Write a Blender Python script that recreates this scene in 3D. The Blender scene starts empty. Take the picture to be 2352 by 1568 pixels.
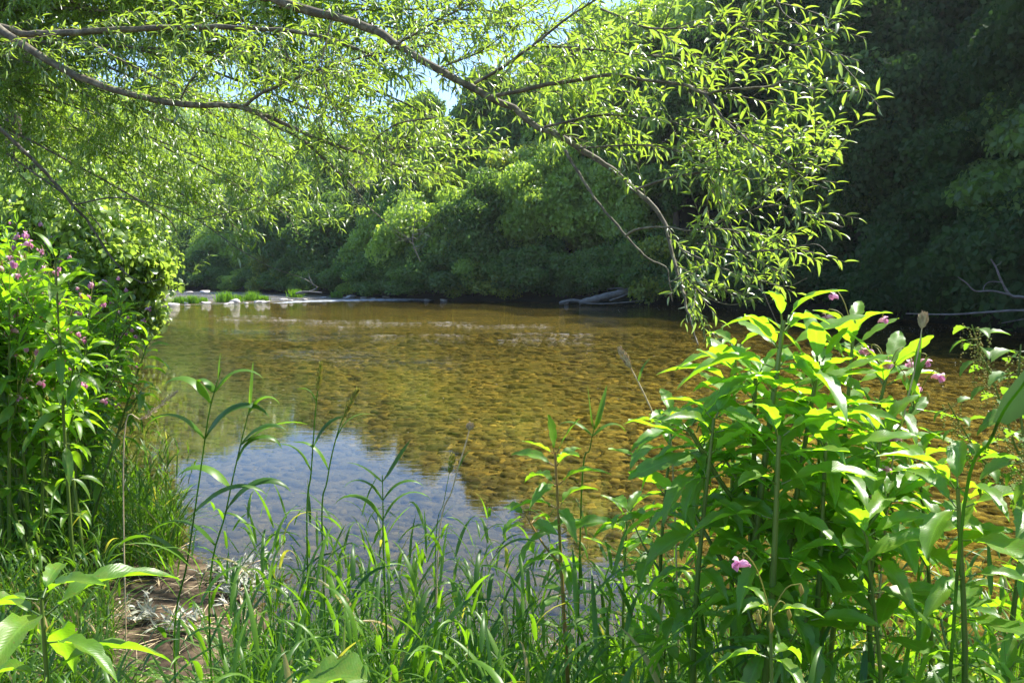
import bpy, math, random
import numpy as np
from mathutils import Vector
R = math.radians
C = bpy.context.scene
COL = C.collection
# ---------------------------------------------------------------- camera
CAMZ, PITCH, F2 = 2.2, 5.1, 1764.0
cam = bpy.data.cameras.new('camera'); cam.lens = 27.0; cam.sensor_width = 36.0
cam.clip_start = 0.05; cam.clip_end = 3000
co = bpy.data.objects.new('camera', cam); COL.objects.link(co)
co.location = (0, 0, CAMZ); co.rotation_euler = (R(90 - PITCH), 0, 0)
C.camera = co
# ---------------------------------------------------------------- sky, sun, exposure
SUN_EL, SUN_AZ = 55.0, 57.0          # azimuth to the right of straight ahead (+Y)
w = bpy.data.worlds.new('World'); C.world = w; w.use_nodes = True
nt = w.node_tree; bg = nt.nodes['Background']
sky = nt.nodes.new('ShaderNodeTexSky'); sky.sky_type = 'NISHITA'; sky.sun_disc = False
sky.sun_elevation = R(SUN_EL); sky.sun_rotation = R(SUN_AZ); sky.air_density = 1.0; sky.dust_density = 0.0; sky.ozone_density = 4.0; sky.altitude = 1500
nt.links.new(sky.outputs[0], bg.inputs[0]); bg.inputs[1].default_value = 0.15
sd = Vector((math.sin(R(SUN_AZ)) * math.cos(R(SUN_EL)), math.cos(R(SUN_AZ)) * math.cos(R(SUN_EL)), math.sin(R(SUN_EL))))
sl = bpy.data.lights.new('sun', 'SUN'); sl.energy = 5.0; sl.angle = R(0.53); sl.color = (1.0, 0.95, 0.86)
so = bpy.data.objects.new('sun', sl); COL.objects.link(so); so.rotation_euler = sd.to_track_quat('Z', 'Y').to_euler(); so.location = sd * 100
C.view_settings.view_transform = 'Standard'; C.view_settings.look = 'None'; C.view_settings.gamma = 1
C.view_settings.exposure = 1.4
cy = C.cycles
cy.max_bounces = 8; cy.diffuse_bounces = 3; cy.glossy_bounces = 3; cy.transmission_bounces = 4
cy.transparent_max_bounces = 8; cy.volume_bounces = 0; cy.caustics_reflective = False; cy.caustics_refractive = False
cy.sample_clamp_indirect = 6.0
HAZE = 0.0002
# ---------------------------------------------------------------- helpers
UP = np.array([0., 0., 1.])
def P(px, py, d):
    a = R(PITCH); u = (px - 1176) / F2; v = (784 - py) / F2
    x, y, z = u, math.cos(a) + v * math.sin(a), -math.sin(a) + v * math.cos(a)
    t = d / y
    return np.array([x * t, d, CAMZ + z * t])
def nrm(v):
    v = np.asarray(v, float); return v / np.maximum(np.linalg.norm(v, axis=-1, keepdims=True), 1e-9)
class MB:
    """collects vertices, quads/tris and a per-vertex (along, across, random) attribute"""
    def __init__(s): s.V = []; s.F = []; s.A = []; s.M = []; s.n = 0
    def add(s, V, F, A, m=0):
        V = np.asarray(V, float).reshape(-1, 3); F = np.asarray(F, np.int64)
        s.V.append(V); s.A.append(np.asarray(A, float).reshape(-1, 3)); s.F.append(F + s.n); s.M.append(np.full(len(F), m)); s.n += len(V)
    def mesh(s, name, mats, smooth=True):
        me = bpy.data.meshes.new(name)
        V = np.concatenate(s.V); A = np.concatenate(s.A)
        me.vertices.add(len(V)); me.vertices.foreach_set('co', V.astype(np.float32).ravel())
        li = np.concatenate([f.ravel() for f in s.F]); cnt = np.concatenate([np.full(len(f), f.shape[1]) for f in s.F])
        st = np.concatenate([[0], np.cumsum(cnt)[:-1]])
        me.loops.add(len(li)); me.loops.foreach_set('vertex_index', li.astype(np.int32))
        me.polygons.add(len(cnt)); me.polygons.foreach_set('loop_start', st.astype(np.int32))
        me.polygons.foreach_set('material_index', np.concatenate(s.M).astype(np.int32))
        me.polygons.foreach_set('use_smooth', np.full(len(cnt), smooth))
        at = me.attributes.new('lf', 'FLOAT_VECTOR', 'POINT'); at.data.foreach_set('vector', A.astype(np.float32).ravel())
        me.update(calc_edges=True)
        for m in (mats if isinstance(mats, (list, tuple)) else [mats]): me.materials.append(m)
        return me
def ob(name, data, parent=None, label=None, cat=None, group=None, kind=None, loc=None):
    o = bpy.data.objects.new(name, data); COL.objects.link(o)
    if parent is not None: o.parent = parent
    if loc is not None: o.location = [float(c) for c in loc]
    for k, v in (('label', label), ('category', cat), ('group', group), ('kind', kind)):
        if v: o[k] = v
    return o
def copy_tree(o, parent=None):
    c = o.copy(); COL.objects.link(c)
    if parent is not None: c.parent = parent
    for ch in list(o.children): copy_tree(ch, c)
    return c
def spline(pts, n=6):
    """catmull-rom through rows of pts (any number of columns)"""
    p = np.asarray(pts, float)
    if len(p) < 3:
        t = np.linspace(0, 1, n + 1)[:, None]; return p[0] * (1 - t) + p[-1] * t
    q = np.vstack([2 * p[0] - p[1], p, 2 * p[-1] - p[-2]]); out = []
    for i in range(1, len(q) - 2):
        a, b, c, d = q[i - 1:i + 3]
        for t in np.arange(n) / n:
            out.append(0.5 * ((2 * b) + (c - a) * t + (2 * a - 5 * b + 4 * c - d) * t * t + (3 * b - a - 3 * c + d) * t ** 3))
    out.append(p[-1]); return np.array(out)
def frames(p):
    T = nrm(np.gradient(p, axis=0)); ref = np.array([0.31, 0.9, 0.28]); N = nrm(np.cross(T, ref)); B = np.cross(T, N); return T, N, B
def tube(mb, p, r, k=6, m=0, rnd=0.5, cap=False):
    p = np.asarray(p, float); n = len(p); r = np.broadcast_to(np.asarray(r, float), (n,))
    T, N, B = frames(p); a = np.arange(k) * 2 * math.pi / k
    V = p[:, None] + r[:, None, None] * (np.cos(a)[None, :, None] * N[:, None] + np.sin(a)[None, :, None] * B[:, None])
    i = np.arange(n - 1)[:, None] * k; j = np.arange(k)[None]; j2 = (j + 1) % k
    F = np.stack([i + j, i + j2, i + k + j2, i + k + j], -1).reshape(-1, 4)
    A = np.stack([np.repeat(np.linspace(0, 1, n), k), np.tile(a / math.pi - 1, n), np.full(n * k, rnd)], 1)
    mb.add(V.reshape(-1, 3), F, A, m)
def leaf_tpl(n=4, s=(-1, 0, 1), W=0.1, fold=0.5, droop=0.15, p=0.7, q=1.0, serr=0.0, wave=0.0, tw=0.0):
    t = np.linspace(0, 1, n + 1); w = t ** p * (1 - t) ** q; w = w / w.max() * W
    w = np.maximum(w, 0.004)
    s = np.array(s, float); S, T = np.meshgrid(s, t); Wd = np.repeat(w[:, None], len(s), 1)
    if serr: Wd = Wd * (1 + serr * np.where((np.arange(n + 1) % 2)[:, None] == 1, 1, -1) * (np.abs(S) > .9))
    ang = droop * 1.3 * T
    yy = T * np.cos(ang * .7); zz = -T * np.sin(ang)
    X = S * Wd; Z = zz + fold * np.abs(X) + wave * W * np.sin(T * 19 + S * 2) * np.abs(S)
    Y = yy + 0.25 * np.abs(X)
    V = np.stack([X, Y, Z], -1).reshape(-1, 3); k = len(s)
    i = np.arange(n)[:, None] * k; j = np.arange(k - 1)[None]
    F = np.stack([i + j, i + j + 1, i + k + j + 1, i + k + j], -1).reshape(-1, 4)
    return V, F, np.stack([T, S], -1).reshape(-1, 2)
def place(mb, tpl, pos, yd, zd, L, rnd, m=0):
    V, F, A = tpl; N = len(pos); K = len(V)
    if N == 0: return
    y = nrm(yd); x = nrm(np.cross(y, zd)); z = np.cross(x, y); L = np.broadcast_to(L, (N,))
    W = pos[:, None] + L[:, None, None] * (V[None, :, 0:1] * x[:, None] + V[None, :, 1:2] * y[:, None] + V[None, :, 2:3] * z[:, None])
    FF = (F[None] + (np.arange(N) * K)[:, None, None]).reshape(-1, F.shape[1])
    AA = np.concatenate([np.broadcast_to(A[None], (N, K, 2)), np.broadcast_to(np.asarray(rnd)[:, None, None], (N, K, 1))], -1)
    mb.add(W.reshape(-1, 3), FF, AA.reshape(-1, 3), m)
# ---------------------------------------------------------------- materials
def newmat(name):
    m = bpy.data.materials.new(name); m.use_nodes = True; nt = m.node_tree
    for n in list(nt.nodes): nt.nodes.remove(n)
    out = nt.nodes.new('ShaderNodeOutputMaterial')
    return m, nt, out
def nd(nt, t, **k):
    n = nt.nodes.new(t)
    for a, b in k.items():
        if hasattr(n, a): setattr(n, a, b)
        else: n.inputs[a].default_value = b
    return n
def ramp(nt, fac, stops):
    r = nt.nodes.new('ShaderNodeValToRGB'); e = r.color_ramp.elements
    while len(e) < len(stops): e.new(0.5)
    for i, (p, c) in enumerate(stops): e[i].position = p; e[i].color = (*c, 1)
    nt.links.new(fac, r.inputs[0]); return r.outputs[0]
def mixc(nt, fac, a, b, mode='MIX'):
    m = nt.nodes.new('ShaderNodeMix'); m.data_type = 'RGBA'; m.blend_type = mode
    for s, v in ((m.inputs[0], fac), (m.inputs[6], a), (m.inputs[7], b)):
        if isinstance(v, (int, float)): s.default_value = v
        elif isinstance(v, tuple): s.default_value = (*v, 1)
        else: nt.links.new(v, s)
    return m.outputs[2]
def mth(nt, op, a, b=None, c=None):
    m = nt.nodes.new('ShaderNodeMath'); m.operation = op
    for s, v in zip(m.inputs, (a, b, c)):
        if v is None: continue
        if isinstance(v, (int, float)): s.default_value = v
        else: nt.links.new(v, s)
    return m.outputs[0]
def leafmat(name, c1, c2, trans, tf=0.45, rough=0.35, spec=0.5, under=None, veins=False, yellow=None, ys=.985):
    m, nt, out = newmat(name); L = nt.links
    at = nd(nt, 'ShaderNodeAttribute', attribute_name='lf'); sp = nd(nt, 'ShaderNodeSeparateXYZ'); L.new(at.outputs['Vector'], sp.inputs[0])
    stops = [(0.0, c1), (0.85, c2)]
    if yellow: stops = [(0.0, c1), (0.8, c2), (ys, c2), (ys + .01, yellow)]
    col = ramp(nt, sp.outputs[2], stops)
    nz = nd(nt, 'ShaderNodeTexNoise', Scale=30.0 if veins else 3.0, Detail=2.0)
    col = mixc(nt, 0.35, col, mixc(nt, nz.outputs[0], (0.35, 0.35, 0.35), (1.5, 1.5, 1.5)), 'MULTIPLY')
    bumpn = None
    if veins:
        u, s = sp.outputs[0], sp.outputs[1]; sa = mth(nt, 'ABSOLUTE', s)
        mid = mth(nt, 'LESS_THAN', sa, 0.07)
        ph = mth(nt, 'ADD', mth(nt, 'SUBTRACT', mth(nt, 'MULTIPLY', u, 12.0), mth(nt, 'MULTIPLY', sa, 2.6)), mth(nt, 'MULTIPLY', nz.outputs[0], 0.9))
        v = mth(nt, 'ABSOLUTE', mth(nt, 'SUBTRACT', mth(nt, 'FRACT', ph), 0.5))
        vn = mth(nt, 'GREATER_THAN', v, 0.44)
        vm = mth(nt, 'MAXIMUM', mid, mth(nt, 'MULTIPLY', vn, 0.45))
        col = mixc(nt, mth(nt, 'MULTIPLY', vm, 0.22), col, tuple(min(1, c * 1.8 + .04) for c in c2))
        b = nd(nt, 'ShaderNodeBump', Strength=0.12, Distance=0.002); L.new(mth(nt, 'SINE', mth(nt, 'MULTIPLY', v, 6.28)), b.inputs['Height']); bumpn = b.outputs[0]
    if veins:
        sp1 = nd(nt, 'ShaderNodeTexNoise', Scale=55.0, Detail=4.0); big1 = nd(nt, 'ShaderNodeTexNoise', Scale=7.0, Detail=2.0)
        col = mixc(nt, mth(nt, 'MULTIPLY', mth(nt, 'GREATER_THAN', sp1.outputs[0], 0.67), 0.8), col, (0.20, 0.13, 0.03))
        col = mixc(nt, mth(nt, 'MULTIPLY', mth(nt, 'GREATER_THAN', big1.outputs[0], 0.5), 0.25), col, (0.22, 0.26, 0.04))
    tcol = mixc(nt, 1.0, mixc(nt, 0.5, col, c2), trans, 'MULTIPLY')
    fcol = col
    if under:
        g = nd(nt, 'ShaderNodeNewGeometry'); fcol = mixc(nt, g.outputs['Backfacing'], col, under)
    pr = nd(nt, 'ShaderNodeBsdfPrincipled'); L.new(fcol, pr.inputs['Base Color']); pr.inputs['Roughness'].default_value = rough
    pr.inputs['Specular IOR Level'].default_value = spec
    tr = nd(nt, 'ShaderNodeBsdfTranslucent'); L.new(tcol, tr.inputs[0])
    if bumpn is not None: L.new(bumpn, pr.inputs['Normal']); L.new(bumpn, tr.inputs['Normal'])
    mx = nd(nt, 'ShaderNodeMixShader'); mx.inputs[0].default_value = tf
    L.new(pr.outputs[0], mx.inputs[1]); L.new(tr.outputs[0], mx.inputs[2]); L.new(mx.outputs[0], out.inputs[0])
    return m
def solid(name, stops, scale=8.0, rough=0.8, bump=0.3, dist=0.01, detail=6.0, stretch=(1, 1, 1), sub=0):
    m, nt, out = newmat(name); L = nt.links
    tc = nd(nt, 'ShaderNodeTexCoord'); mp = nd(nt, 'ShaderNodeMapping'); mp.inputs['Scale'].default_value = stretch
    L.new(tc.outputs['Object'], mp.inputs[0])
    n = nd(nt, 'ShaderNodeTexNoise', Scale=scale, Detail=detail, Roughness=0.65); L.new(mp.outputs[0], n.inputs[0])
    col = ramp(nt, n.outputs[0], stops)
    pr = nd(nt, 'ShaderNodeBsdfPrincipled', Roughness=rough); L.new(col, pr.inputs['Base Color'])
    b = nd(nt, 'ShaderNodeBump', Strength=bump, Distance=dist); L.new(n.outputs[0], b.inputs['Height']); L.new(b.outputs[0], pr.inputs['Normal'])
    L.new(pr.outputs[0], out.inputs[0]); return m
M = {}
YG = (3.4, 3.0, 1.2)
M['willow'] = leafmat('willow_leaf', (0.05, 0.11, 0.02), (0.15, 0.23, 0.04), (3.2, 3.0, 1.0), 0.5, 0.33, 1.0, under=(0.34, 0.40, 0.30), yellow=(0.5, 0.42, 0.05))
M['tree_a'] = leafmat('broad_leaf_green', (0.06, 0.13, 0.025), (0.25, 0.35, 0.07), (2.4, 2.4, 1.0), 0.5, 0.35, 0.6)
M['tree_b'] = leafmat('broad_leaf_dark', (0.03, 0.07, 0.02), (0.12, 0.20, 0.05), (2.4, 2.5, 1.0), 0.42, 0.42, 0.3)
M['tree_c'] = leafmat('broad_leaf_yellow_green', (0.09, 0.14, 0.02), (0.22, 0.28, 0.04), (2.4, 2.2, 0.8), 0.4, 0.4, 0.5)
M['tree_e'] = leafmat('deep_shade_leaf', (0.014, 0.035, 0.014), (0.045, 0.09, 0.028), (2.2, 2.4, 1.0), 0.35, 0.7, 0.12)  # leaf colour darkened to paint in the shade of the right slope
M['tree_d'] = leafmat('silver_leaf', (0.09, 0.13, 0.07), (0.20, 0.25, 0.14), (1.8, 1.8, 1.0), 0.35, 0.4, 0.5)
M['alder'] = leafmat('bank_tree_leaf', (0.09, 0.16, 0.04), (0.24, 0.33, 0.09), (2.4, 2.4, 1.0), 0.5, 0.32, 1.0)
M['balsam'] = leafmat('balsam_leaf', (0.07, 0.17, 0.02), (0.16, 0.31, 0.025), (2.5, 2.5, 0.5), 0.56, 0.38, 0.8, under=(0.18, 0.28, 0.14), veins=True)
M['grass'] = leafmat('grass_blade', (0.02, 0.07, 0.012), (0.12, 0.24, 0.022), (2.6, 2.6, 0.7), 0.45, 0.4, 0.45, yellow=(0.45, 0.33, 0.14), ys=.945)
M['nettle'] = leafmat('nettle_leaf', (0.06, 0.15, 0.02), (0.11, 0.22, 0.03), (2.6, 2.5, 0.8), 0.5, 0.4, 0.4, veins=True)
M['petal'] = leafmat('petal', (0.62, 0.20, 0.40), (0.85, 0.58, 0.68), (1.2, 0.9, 1.1), 0.4, 0.5, 0.3)
M['pod'] = leafmat('pod', (0.2, 0.3, 0.05), (0.35, 0.3, 0.08), (1.5, 1.4, 0.8), 0.35, 0.5, 0.3)
M['stem'] = solid('fleshy_stem', [(0.3, (0.06, 0.12, 0.02)), (0.7, (0.17, 0.22, 0.035))], 6, 0.35, 0.1, 0.003, 3, (1, 1, .2))
M['redstem'] = solid('reddish_stem', [(0.3, (0.17, 0.17, 0.04)), (0.7, (0.34, 0.16, 0.06))], 6, 0.35, 0.1, 0.003, 3, (1, 1, .2))
M['straw'] = solid('dry_straw', [(0.3, (0.36, 0.26, 0.13)), (0.7, (0.66, 0.52, 0.32))], 40, 0.7, 0.3, 0.004)
M['bark'] = solid('willow_bark', [(0.3, (0.04, 0.033, 0.022)), (0.5, (0.11, 0.09, 0.055)), (0.72, (0.30, 0.27, 0.18))], 22, 0.75, 0.6, 0.012, 8)
M['trunk'] = solid('dark_bark', [(0.3, (0.03, 0.024, 0.016)), (0.7, (0.13, 0.10, 0.07))], 6, 0.9, 0.8, 0.05, 8, (1, 1, .3))
M['deadwood'] = solid('weathered_wood', [(0.3, (0.08, 0.075, 0.065)), (0.7, (0.22, 0.21, 0.185))], 9, 0.8, 0.6, 0.02, 8, (.4, 1, 1))
M['stone'] = solid('river_stone', [(0.3, (0.28, 0.25, 0.22)), (0.7, (0.62, 0.57, 0.52))], 5, 0.7, 0.5, 0.02, 8)
M['silver'] = leafmat('withered_willow_leaf', (0.22, 0.23, 0.15), (0.62, 0.62, 0.52), (1, 1, .8), 0.25, 0.4, 0.5)
M['weed'] = leafmat('water_weed', (0.20, 0.18, 0.13), (0.6, 0.56, 0.5), (1, 1, .8), 0.2, 0.6, 0.3)
# pebble material (scattered stones on the bed)
def pebblemat():
    m, nt, out = newmat('bed_pebble'); L = nt.links
    at = nd(nt, 'ShaderNodeAttribute', attribute_name='lf'); sp = nd(nt, 'ShaderNodeSeparateXYZ'); L.new(at.outputs['Vector'], sp.inputs[0])
    col = ramp(nt, sp.outputs[2], [(0, (0.07, 0.052, 0.022)), (0.3, (0.20, 0.15, 0.04)), (0.6, (0.40, 0.30, 0.07)), (0.78, (0.26, 0.245, 0.10)), (0.93, (0.7, 0.48, 0.12)), (1, (0.8, 0.58, 0.16))])
    n = nd(nt, 'ShaderNodeTexNoise', Scale=9.0, Detail=6.0); col = mixc(nt, 0.7, col, mixc(nt, n.outputs[0], (0.3, 0.3, 0.25), (1.6, 1.6, 1.5)), 'MULTIPLY')
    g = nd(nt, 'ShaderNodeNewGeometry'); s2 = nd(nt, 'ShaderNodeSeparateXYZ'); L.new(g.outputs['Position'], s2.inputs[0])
    silt_shade = nd(nt, 'ShaderNodeMapRange'); silt_shade.inputs[1].default_value = 7.0; silt_shade.inputs[2].default_value = 13.5; silt_shade.inputs[3].default_value = 0.85; silt_shade.inputs[4].default_value = 0.0  # pebbles take the same silty tint, darkened in place of shade
    L.new(mth(nt, 'ADD', s2.outputs[1], mth(nt, 'MULTIPLY', s2.outputs[0], 1.6)), silt_shade.inputs[0]); col = mixc(nt, silt_shade.outputs[0], col, mixc(nt, n.outputs[0], (0.035, 0.03, 0.022), (0.15, 0.13, 0.095)))
    pr = nd(nt, 'ShaderNodeBsdfPrincipled', Roughness=0.9); L.new(col, pr.inputs['Base Color']); pr.inputs['Specular IOR Level'].default_value = 0.1
    L.new(pr.outputs[0], out.inputs[0]); return m
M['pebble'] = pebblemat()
def groundmat():
    m, nt, out = newmat('ground'); L = nt.links
    g = nd(nt, 'ShaderNodeNewGeometry'); sp = nd(nt, 'ShaderNodeSeparateXYZ'); L.new(g.outputs['Position'], sp.inputs[0])
    # bed: stones as voronoi cells of two sizes
    mp = nd(nt, 'ShaderNodeMapping'); mp.inputs['Scale'].default_value = (1, 0.8, 0.2); L.new(g.outputs['Position'], mp.inputs[0])
    wob = nd(nt, 'ShaderNodeTexNoise', Scale=3.0, Detail=3.0); L.new(mp.outputs[0], wob.inputs[0])
    vec = nd(nt, 'ShaderNodeVectorMath', operation='ADD'); L.new(mp.outputs[0], vec.inputs[0]); sc = nd(nt, 'ShaderNodeVectorMath', operation='SCALE'); L.new(wob.outputs[1], sc.inputs[0]); sc.inputs['Scale'].default_value = 0.25; L.new(sc.outputs[0], vec.inputs[1])
    v = nd(nt, 'ShaderNodeTexVoronoi', Scale=7.5, feature='F1'); L.new(vec.outputs[0], v.inputs['Vector'])
    ve = nd(nt, 'ShaderNodeTexVoronoi', Scale=7.5, feature='DISTANCE_TO_EDGE'); L.new(vec.outputs[0], ve.inputs['Vector'])
    vs = nd(nt, 'ShaderNodeSeparateXYZ'); L.new(v.outputs['Color'], vs.inputs[0])
    scol = ramp(nt, vs.outputs[0], [(0, (0.08, 0.06, 0.024)), (0.3, (0.22, 0.165, 0.045)), (0.6, (0.42, 0.31, 0.075)), (0.8, (0.28, 0.26, 0.10)), (0.93, (0.7, 0.48, 0.12)), (1, (0.8, 0.58, 0.16))])
    gap = ramp(nt, ve.outputs['Distance'], [(0.0, (0.45, 0.45, 0.42)), (0.10, (1, 1, 1))])
    scol = mixc(nt, 1.0, scol, gap, 'MULTIPLY')
    big = nd(nt, 'ShaderNodeTexNoise', Scale=0.35, Detail=4.0); L.new(g.outputs['Position'], big.inputs[0])
    scol = mixc(nt, 0.8, scol, ramp(nt, big.outputs[0], [(0.3, (0.55, 0.55, 0.45)), (0.7, (1.35, 1.3, 1.1))]), 'MULTIPLY')
    silt_shade = nd(nt, 'ShaderNodeMapRange'); silt_shade.inputs[1].default_value = 7.5; silt_shade.inputs[2].default_value = 14.0; silt_shade.inputs[3].default_value = 0.85; silt_shade.inputs[4].default_value = 0.0  # grey-brown silt tint, painted dark in place of shade so sky reflection shows
    L.new(mth(nt, 'ADD', mth(nt, 'ADD', sp.outputs[1], mth(nt, 'MULTIPLY', sp.outputs[0], 1.6)), mth(nt, 'MULTIPLY', big.outputs[0], 2.0)), silt_shade.inputs[0])
    scol = mixc(nt, silt_shade.outputs[0], scol, (0.07, 0.058, 0.04))
    # land: trodden mud, litter, moss
    n1 = nd(nt, 'ShaderNodeTexNoise', Scale=5.0, Detail=10.0, Roughness=0.7); L.new(g.outputs['Position'], n1.inputs[0])
    land = ramp(nt, n1.outputs[0], [(0.30, (0.02, 0.015, 0.009)), (0.5, (0.07, 0.048, 0.028)), (0.62, (0.14, 0.10, 0.06)), (0.75, (0.14, 0.13, 0.05))])
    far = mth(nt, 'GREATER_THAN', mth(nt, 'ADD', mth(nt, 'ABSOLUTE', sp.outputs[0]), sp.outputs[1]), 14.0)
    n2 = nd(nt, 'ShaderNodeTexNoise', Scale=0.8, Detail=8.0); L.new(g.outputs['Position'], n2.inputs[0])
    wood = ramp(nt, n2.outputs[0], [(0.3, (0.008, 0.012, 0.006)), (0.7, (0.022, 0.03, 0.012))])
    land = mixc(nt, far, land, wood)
    h = mth(nt, 'ADD', sp.outputs[2], mth(nt, 'MULTIPLY', mth(nt, 'SUBTRACT', n1.outputs[0], 0.5), 0.12))
    isl = nd(nt, 'ShaderNodeMapRange'); isl.inputs[1].default_value = -0.05; isl.inputs[2].default_value = 0.0; L.new(h, isl.inputs[0])
    col = mixc(nt, isl.outputs[0], scol, land)
    pr = nd(nt, 'ShaderNodeBsdfPrincipled', Roughness=0.85); L.new(col, pr.inputs['Base Color']); pr.inputs['Specular IOR Level'].default_value = 0.2
    hb = mth(nt, 'ADD', mth(nt, 'MINIMUM', ve.outputs['Distance'], 0.15), mth(nt, 'MULTIPLY', n1.outputs[0], 0.25))
    b = nd(nt, 'ShaderNodeBump', Strength=0.5, Distance=0.10); L.new(hb, b.inputs['Height']); L.new(b.outputs[0], pr.inputs['Normal'])
    L.new(pr.outputs[0], out.inputs[0]); return m
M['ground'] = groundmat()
def watermat():
    m, nt, out = newmat('river_water'); L = nt.links
    g = nd(nt, 'ShaderNodeNewGeometry'); sp = nd(nt, 'ShaderNodeSeparateXYZ'); L.new(g.outputs['Position'], sp.inputs[0])
    def noise(scale, sx, sy, det, rot=0.0):
        mp = nd(nt, 'ShaderNodeMapping'); mp.inputs['Scale'].default_value = (sx, sy, 1); mp.inputs['Rotation'].default_value = (0, 0, rot)
        L.new(g.outputs['Position'], mp.inputs[0]); n = nd(nt, 'ShaderNodeTexNoise', Scale=scale, Detail=det, Roughness=0.55); L.new(mp.outputs[0], n.inputs[0]); return n.outputs[0]
    a = noise(1.0, 2.6, 7.0, 3.0, R(4)); b_ = noise(1.0, 0.5, 1.1, 2.0, R(-8)); gust = noise(0.12, 1.0, 1.6, 2.0)
    gm = nd(nt, 'ShaderNodeMapRange'); gm.inputs[1].default_value = 0.35; gm.inputs[2].default_value = 0.65; gm.inputs[3].default_value = 0.35; gm.inputs[4].default_value = 1.2; L.new(gust, gm.inputs[0])
    # livelier water in and behind the shallow riffle
    rf = nd(nt, 'ShaderNodeMapRange'); rf.inputs[1].default_value = 66.0; rf.inputs[2].default_value = 71.0; rf.inputs[3].default_value = 1.0; rf.inputs[4].default_value = 18.0
    L.new(mth(nt, 'SUBTRACT', sp.outputs[1], mth(nt, 'MULTIPLY', sp.outputs[0], 0.62)), rf.inputs[0])
    h = mth(nt, 'ADD', mth(nt, 'MULTIPLY', mth(nt, 'MULTIPLY', a, gm.outputs[0]), 1.0), mth(nt, 'MULTIPLY', b_, 1.2))
    cm = nd(nt, 'ShaderNodeMapRange'); cm.inputs[1].default_value = 8.0; cm.inputs[2].default_value = 17.0; cm.inputs[3].default_value = 0.07; cm.inputs[4].default_value = 1.0
    L.new(mth(nt, 'ADD', sp.outputs[1], mth(nt, 'MULTIPLY', sp.outputs[0], 1.1)), cm.inputs[0])
    h = mth(nt, 'MULTIPLY', mth(nt, 'MULTIPLY', h, rf.outputs[0]), cm.outputs[0])
    bp = nd(nt, 'ShaderNodeBump', Strength=1.0, Distance=0.017); L.new(h, bp.inputs['Height'])
    fr = nd(nt, 'ShaderNodeFresnel', IOR=1.42); L.new(bp.outputs[0], fr.inputs['Normal'])
    tr = nd(nt, 'ShaderNodeBsdfTransparent'); tr.inputs[0].default_value = (0.90, 0.90, 0.66, 1)
    gl = nd(nt, 'ShaderNodeBsdfGlossy', Roughness=0.03); L.new(bp.outputs[0], gl.inputs['Normal']); L.new(mth(nt, 'MULTIPLY', rf.outputs[0], 0.022), gl.inputs['Roughness'])
    mx = nd(nt, 'ShaderNodeMixShader'); rf2 = nd(nt, 'ShaderNodeBsdfRefraction', Roughness=0.0, IOR=1.2); rf2.inputs[0].default_value = (0.90, 0.90, 0.66, 1); L.new(bp.outputs[0], rf2.inputs['Normal'])
    m2 = nd(nt, 'ShaderNodeMixShader'); m2.inputs[0].default_value = 0.4; L.new(tr.outputs[0], m2.inputs[1]); L.new(rf2.outputs[0], m2.inputs[2])
    L.new(fr.outputs[0], mx.inputs[0]); L.new(m2.outputs[0], mx.inputs[1]); L.new(gl.outputs[0], mx.inputs[2])
    L.new(mx.outputs[0], out.inputs[0]); return m
M['water'] = watermat()
def foammat():
    m, nt, out = newmat('foam'); L = nt.links
    g = nd(nt, 'ShaderNodeNewGeometry')
    n = nd(nt, 'ShaderNodeTexNoise', Scale=3.0, Detail=8.0, Roughness=0.7); L.new(g.outputs['Position'], n.inputs[0])
    pr = nd(nt, 'ShaderNodeBsdfPrincipled', Roughness=0.4); pr.inputs['Base Color'].default_value = (0.75, 0.8, 0.85, 1)
    L.new(pr.outputs[0], out.inputs[0]); return m
M['foam'] = foammat()
# ---------------------------------------------------------------- terrain
NEAR = np.array([(10, -60), (8, -8), (6.5, 0.8), (3.5, 2.5), (1.5, 2.9), (0, 3.1), (-0.8, 3.6), (-1.3, 4.4), (-1.9, 5.2), (-2.7, 6.1), (-3.7, 7.2), (-5.1, 8.2),
                 (-6.2, 11), (-9.5, 17), (-13, 23), (-17, 33), (-27, 54), (-42, 76), (-60, 96), (-85, 118), (-130, 150)], float)
FAR = np.array([(-130, 185), (-75, 140), (-54, 110), (-46, 105), (-32, 91), (-18, 77), (-6.3, 63), (4.2, 58.5), (11.5, 52), (15.6, 44), (18.7, 37),
                (19, 28), (18.5, 18), (20, 5), (24, -10), (26, -60)], float)
POLY = np.vstack([NEAR, FAR])
def pdist(X, Y, L):
    d = np.full(X.shape, 1e9)
    for a, b in zip(L[:-1], L[1:]):
        ab = b - a; t = np.clip(((X - a[0]) * ab[0] + (Y - a[1]) * ab[1]) / (ab @ ab), 0, 1)
        d = np.minimum(d, np.hypot(X - a[0] - t * ab[0], Y - a[1] - t * ab[1]))
    return d
def inside(X, Y):
    c = np.zeros(X.shape, bool); n = len(POLY)
    for i in range(n):
        a, b = POLY[i], POLY[(i + 1) % n]
        if a[1] == b[1]: continue
        k = ((a[1] > Y) != (b[1] > Y)) & (X < (b[0] - a[0]) * (Y - a[1]) / (b[1] - a[1]) + a[0]); c ^= k
    return c
def vnoise(X, Y, s, seed=0):
    r = np.random.default_rng(seed); o = 0
    for k in range(5):
        a, b, p = r.uniform(0, 6.28, 3); f = s * (1.7 ** k)
        o = o + (np.sin(X * f * math.cos(a) + Y * f * math.sin(a) + b) * np.sin(Y * f * math.cos(a + 1) - X * f * math.sin(a + 1) + p)) / (1.5 ** k)
    return o / 2
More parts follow.
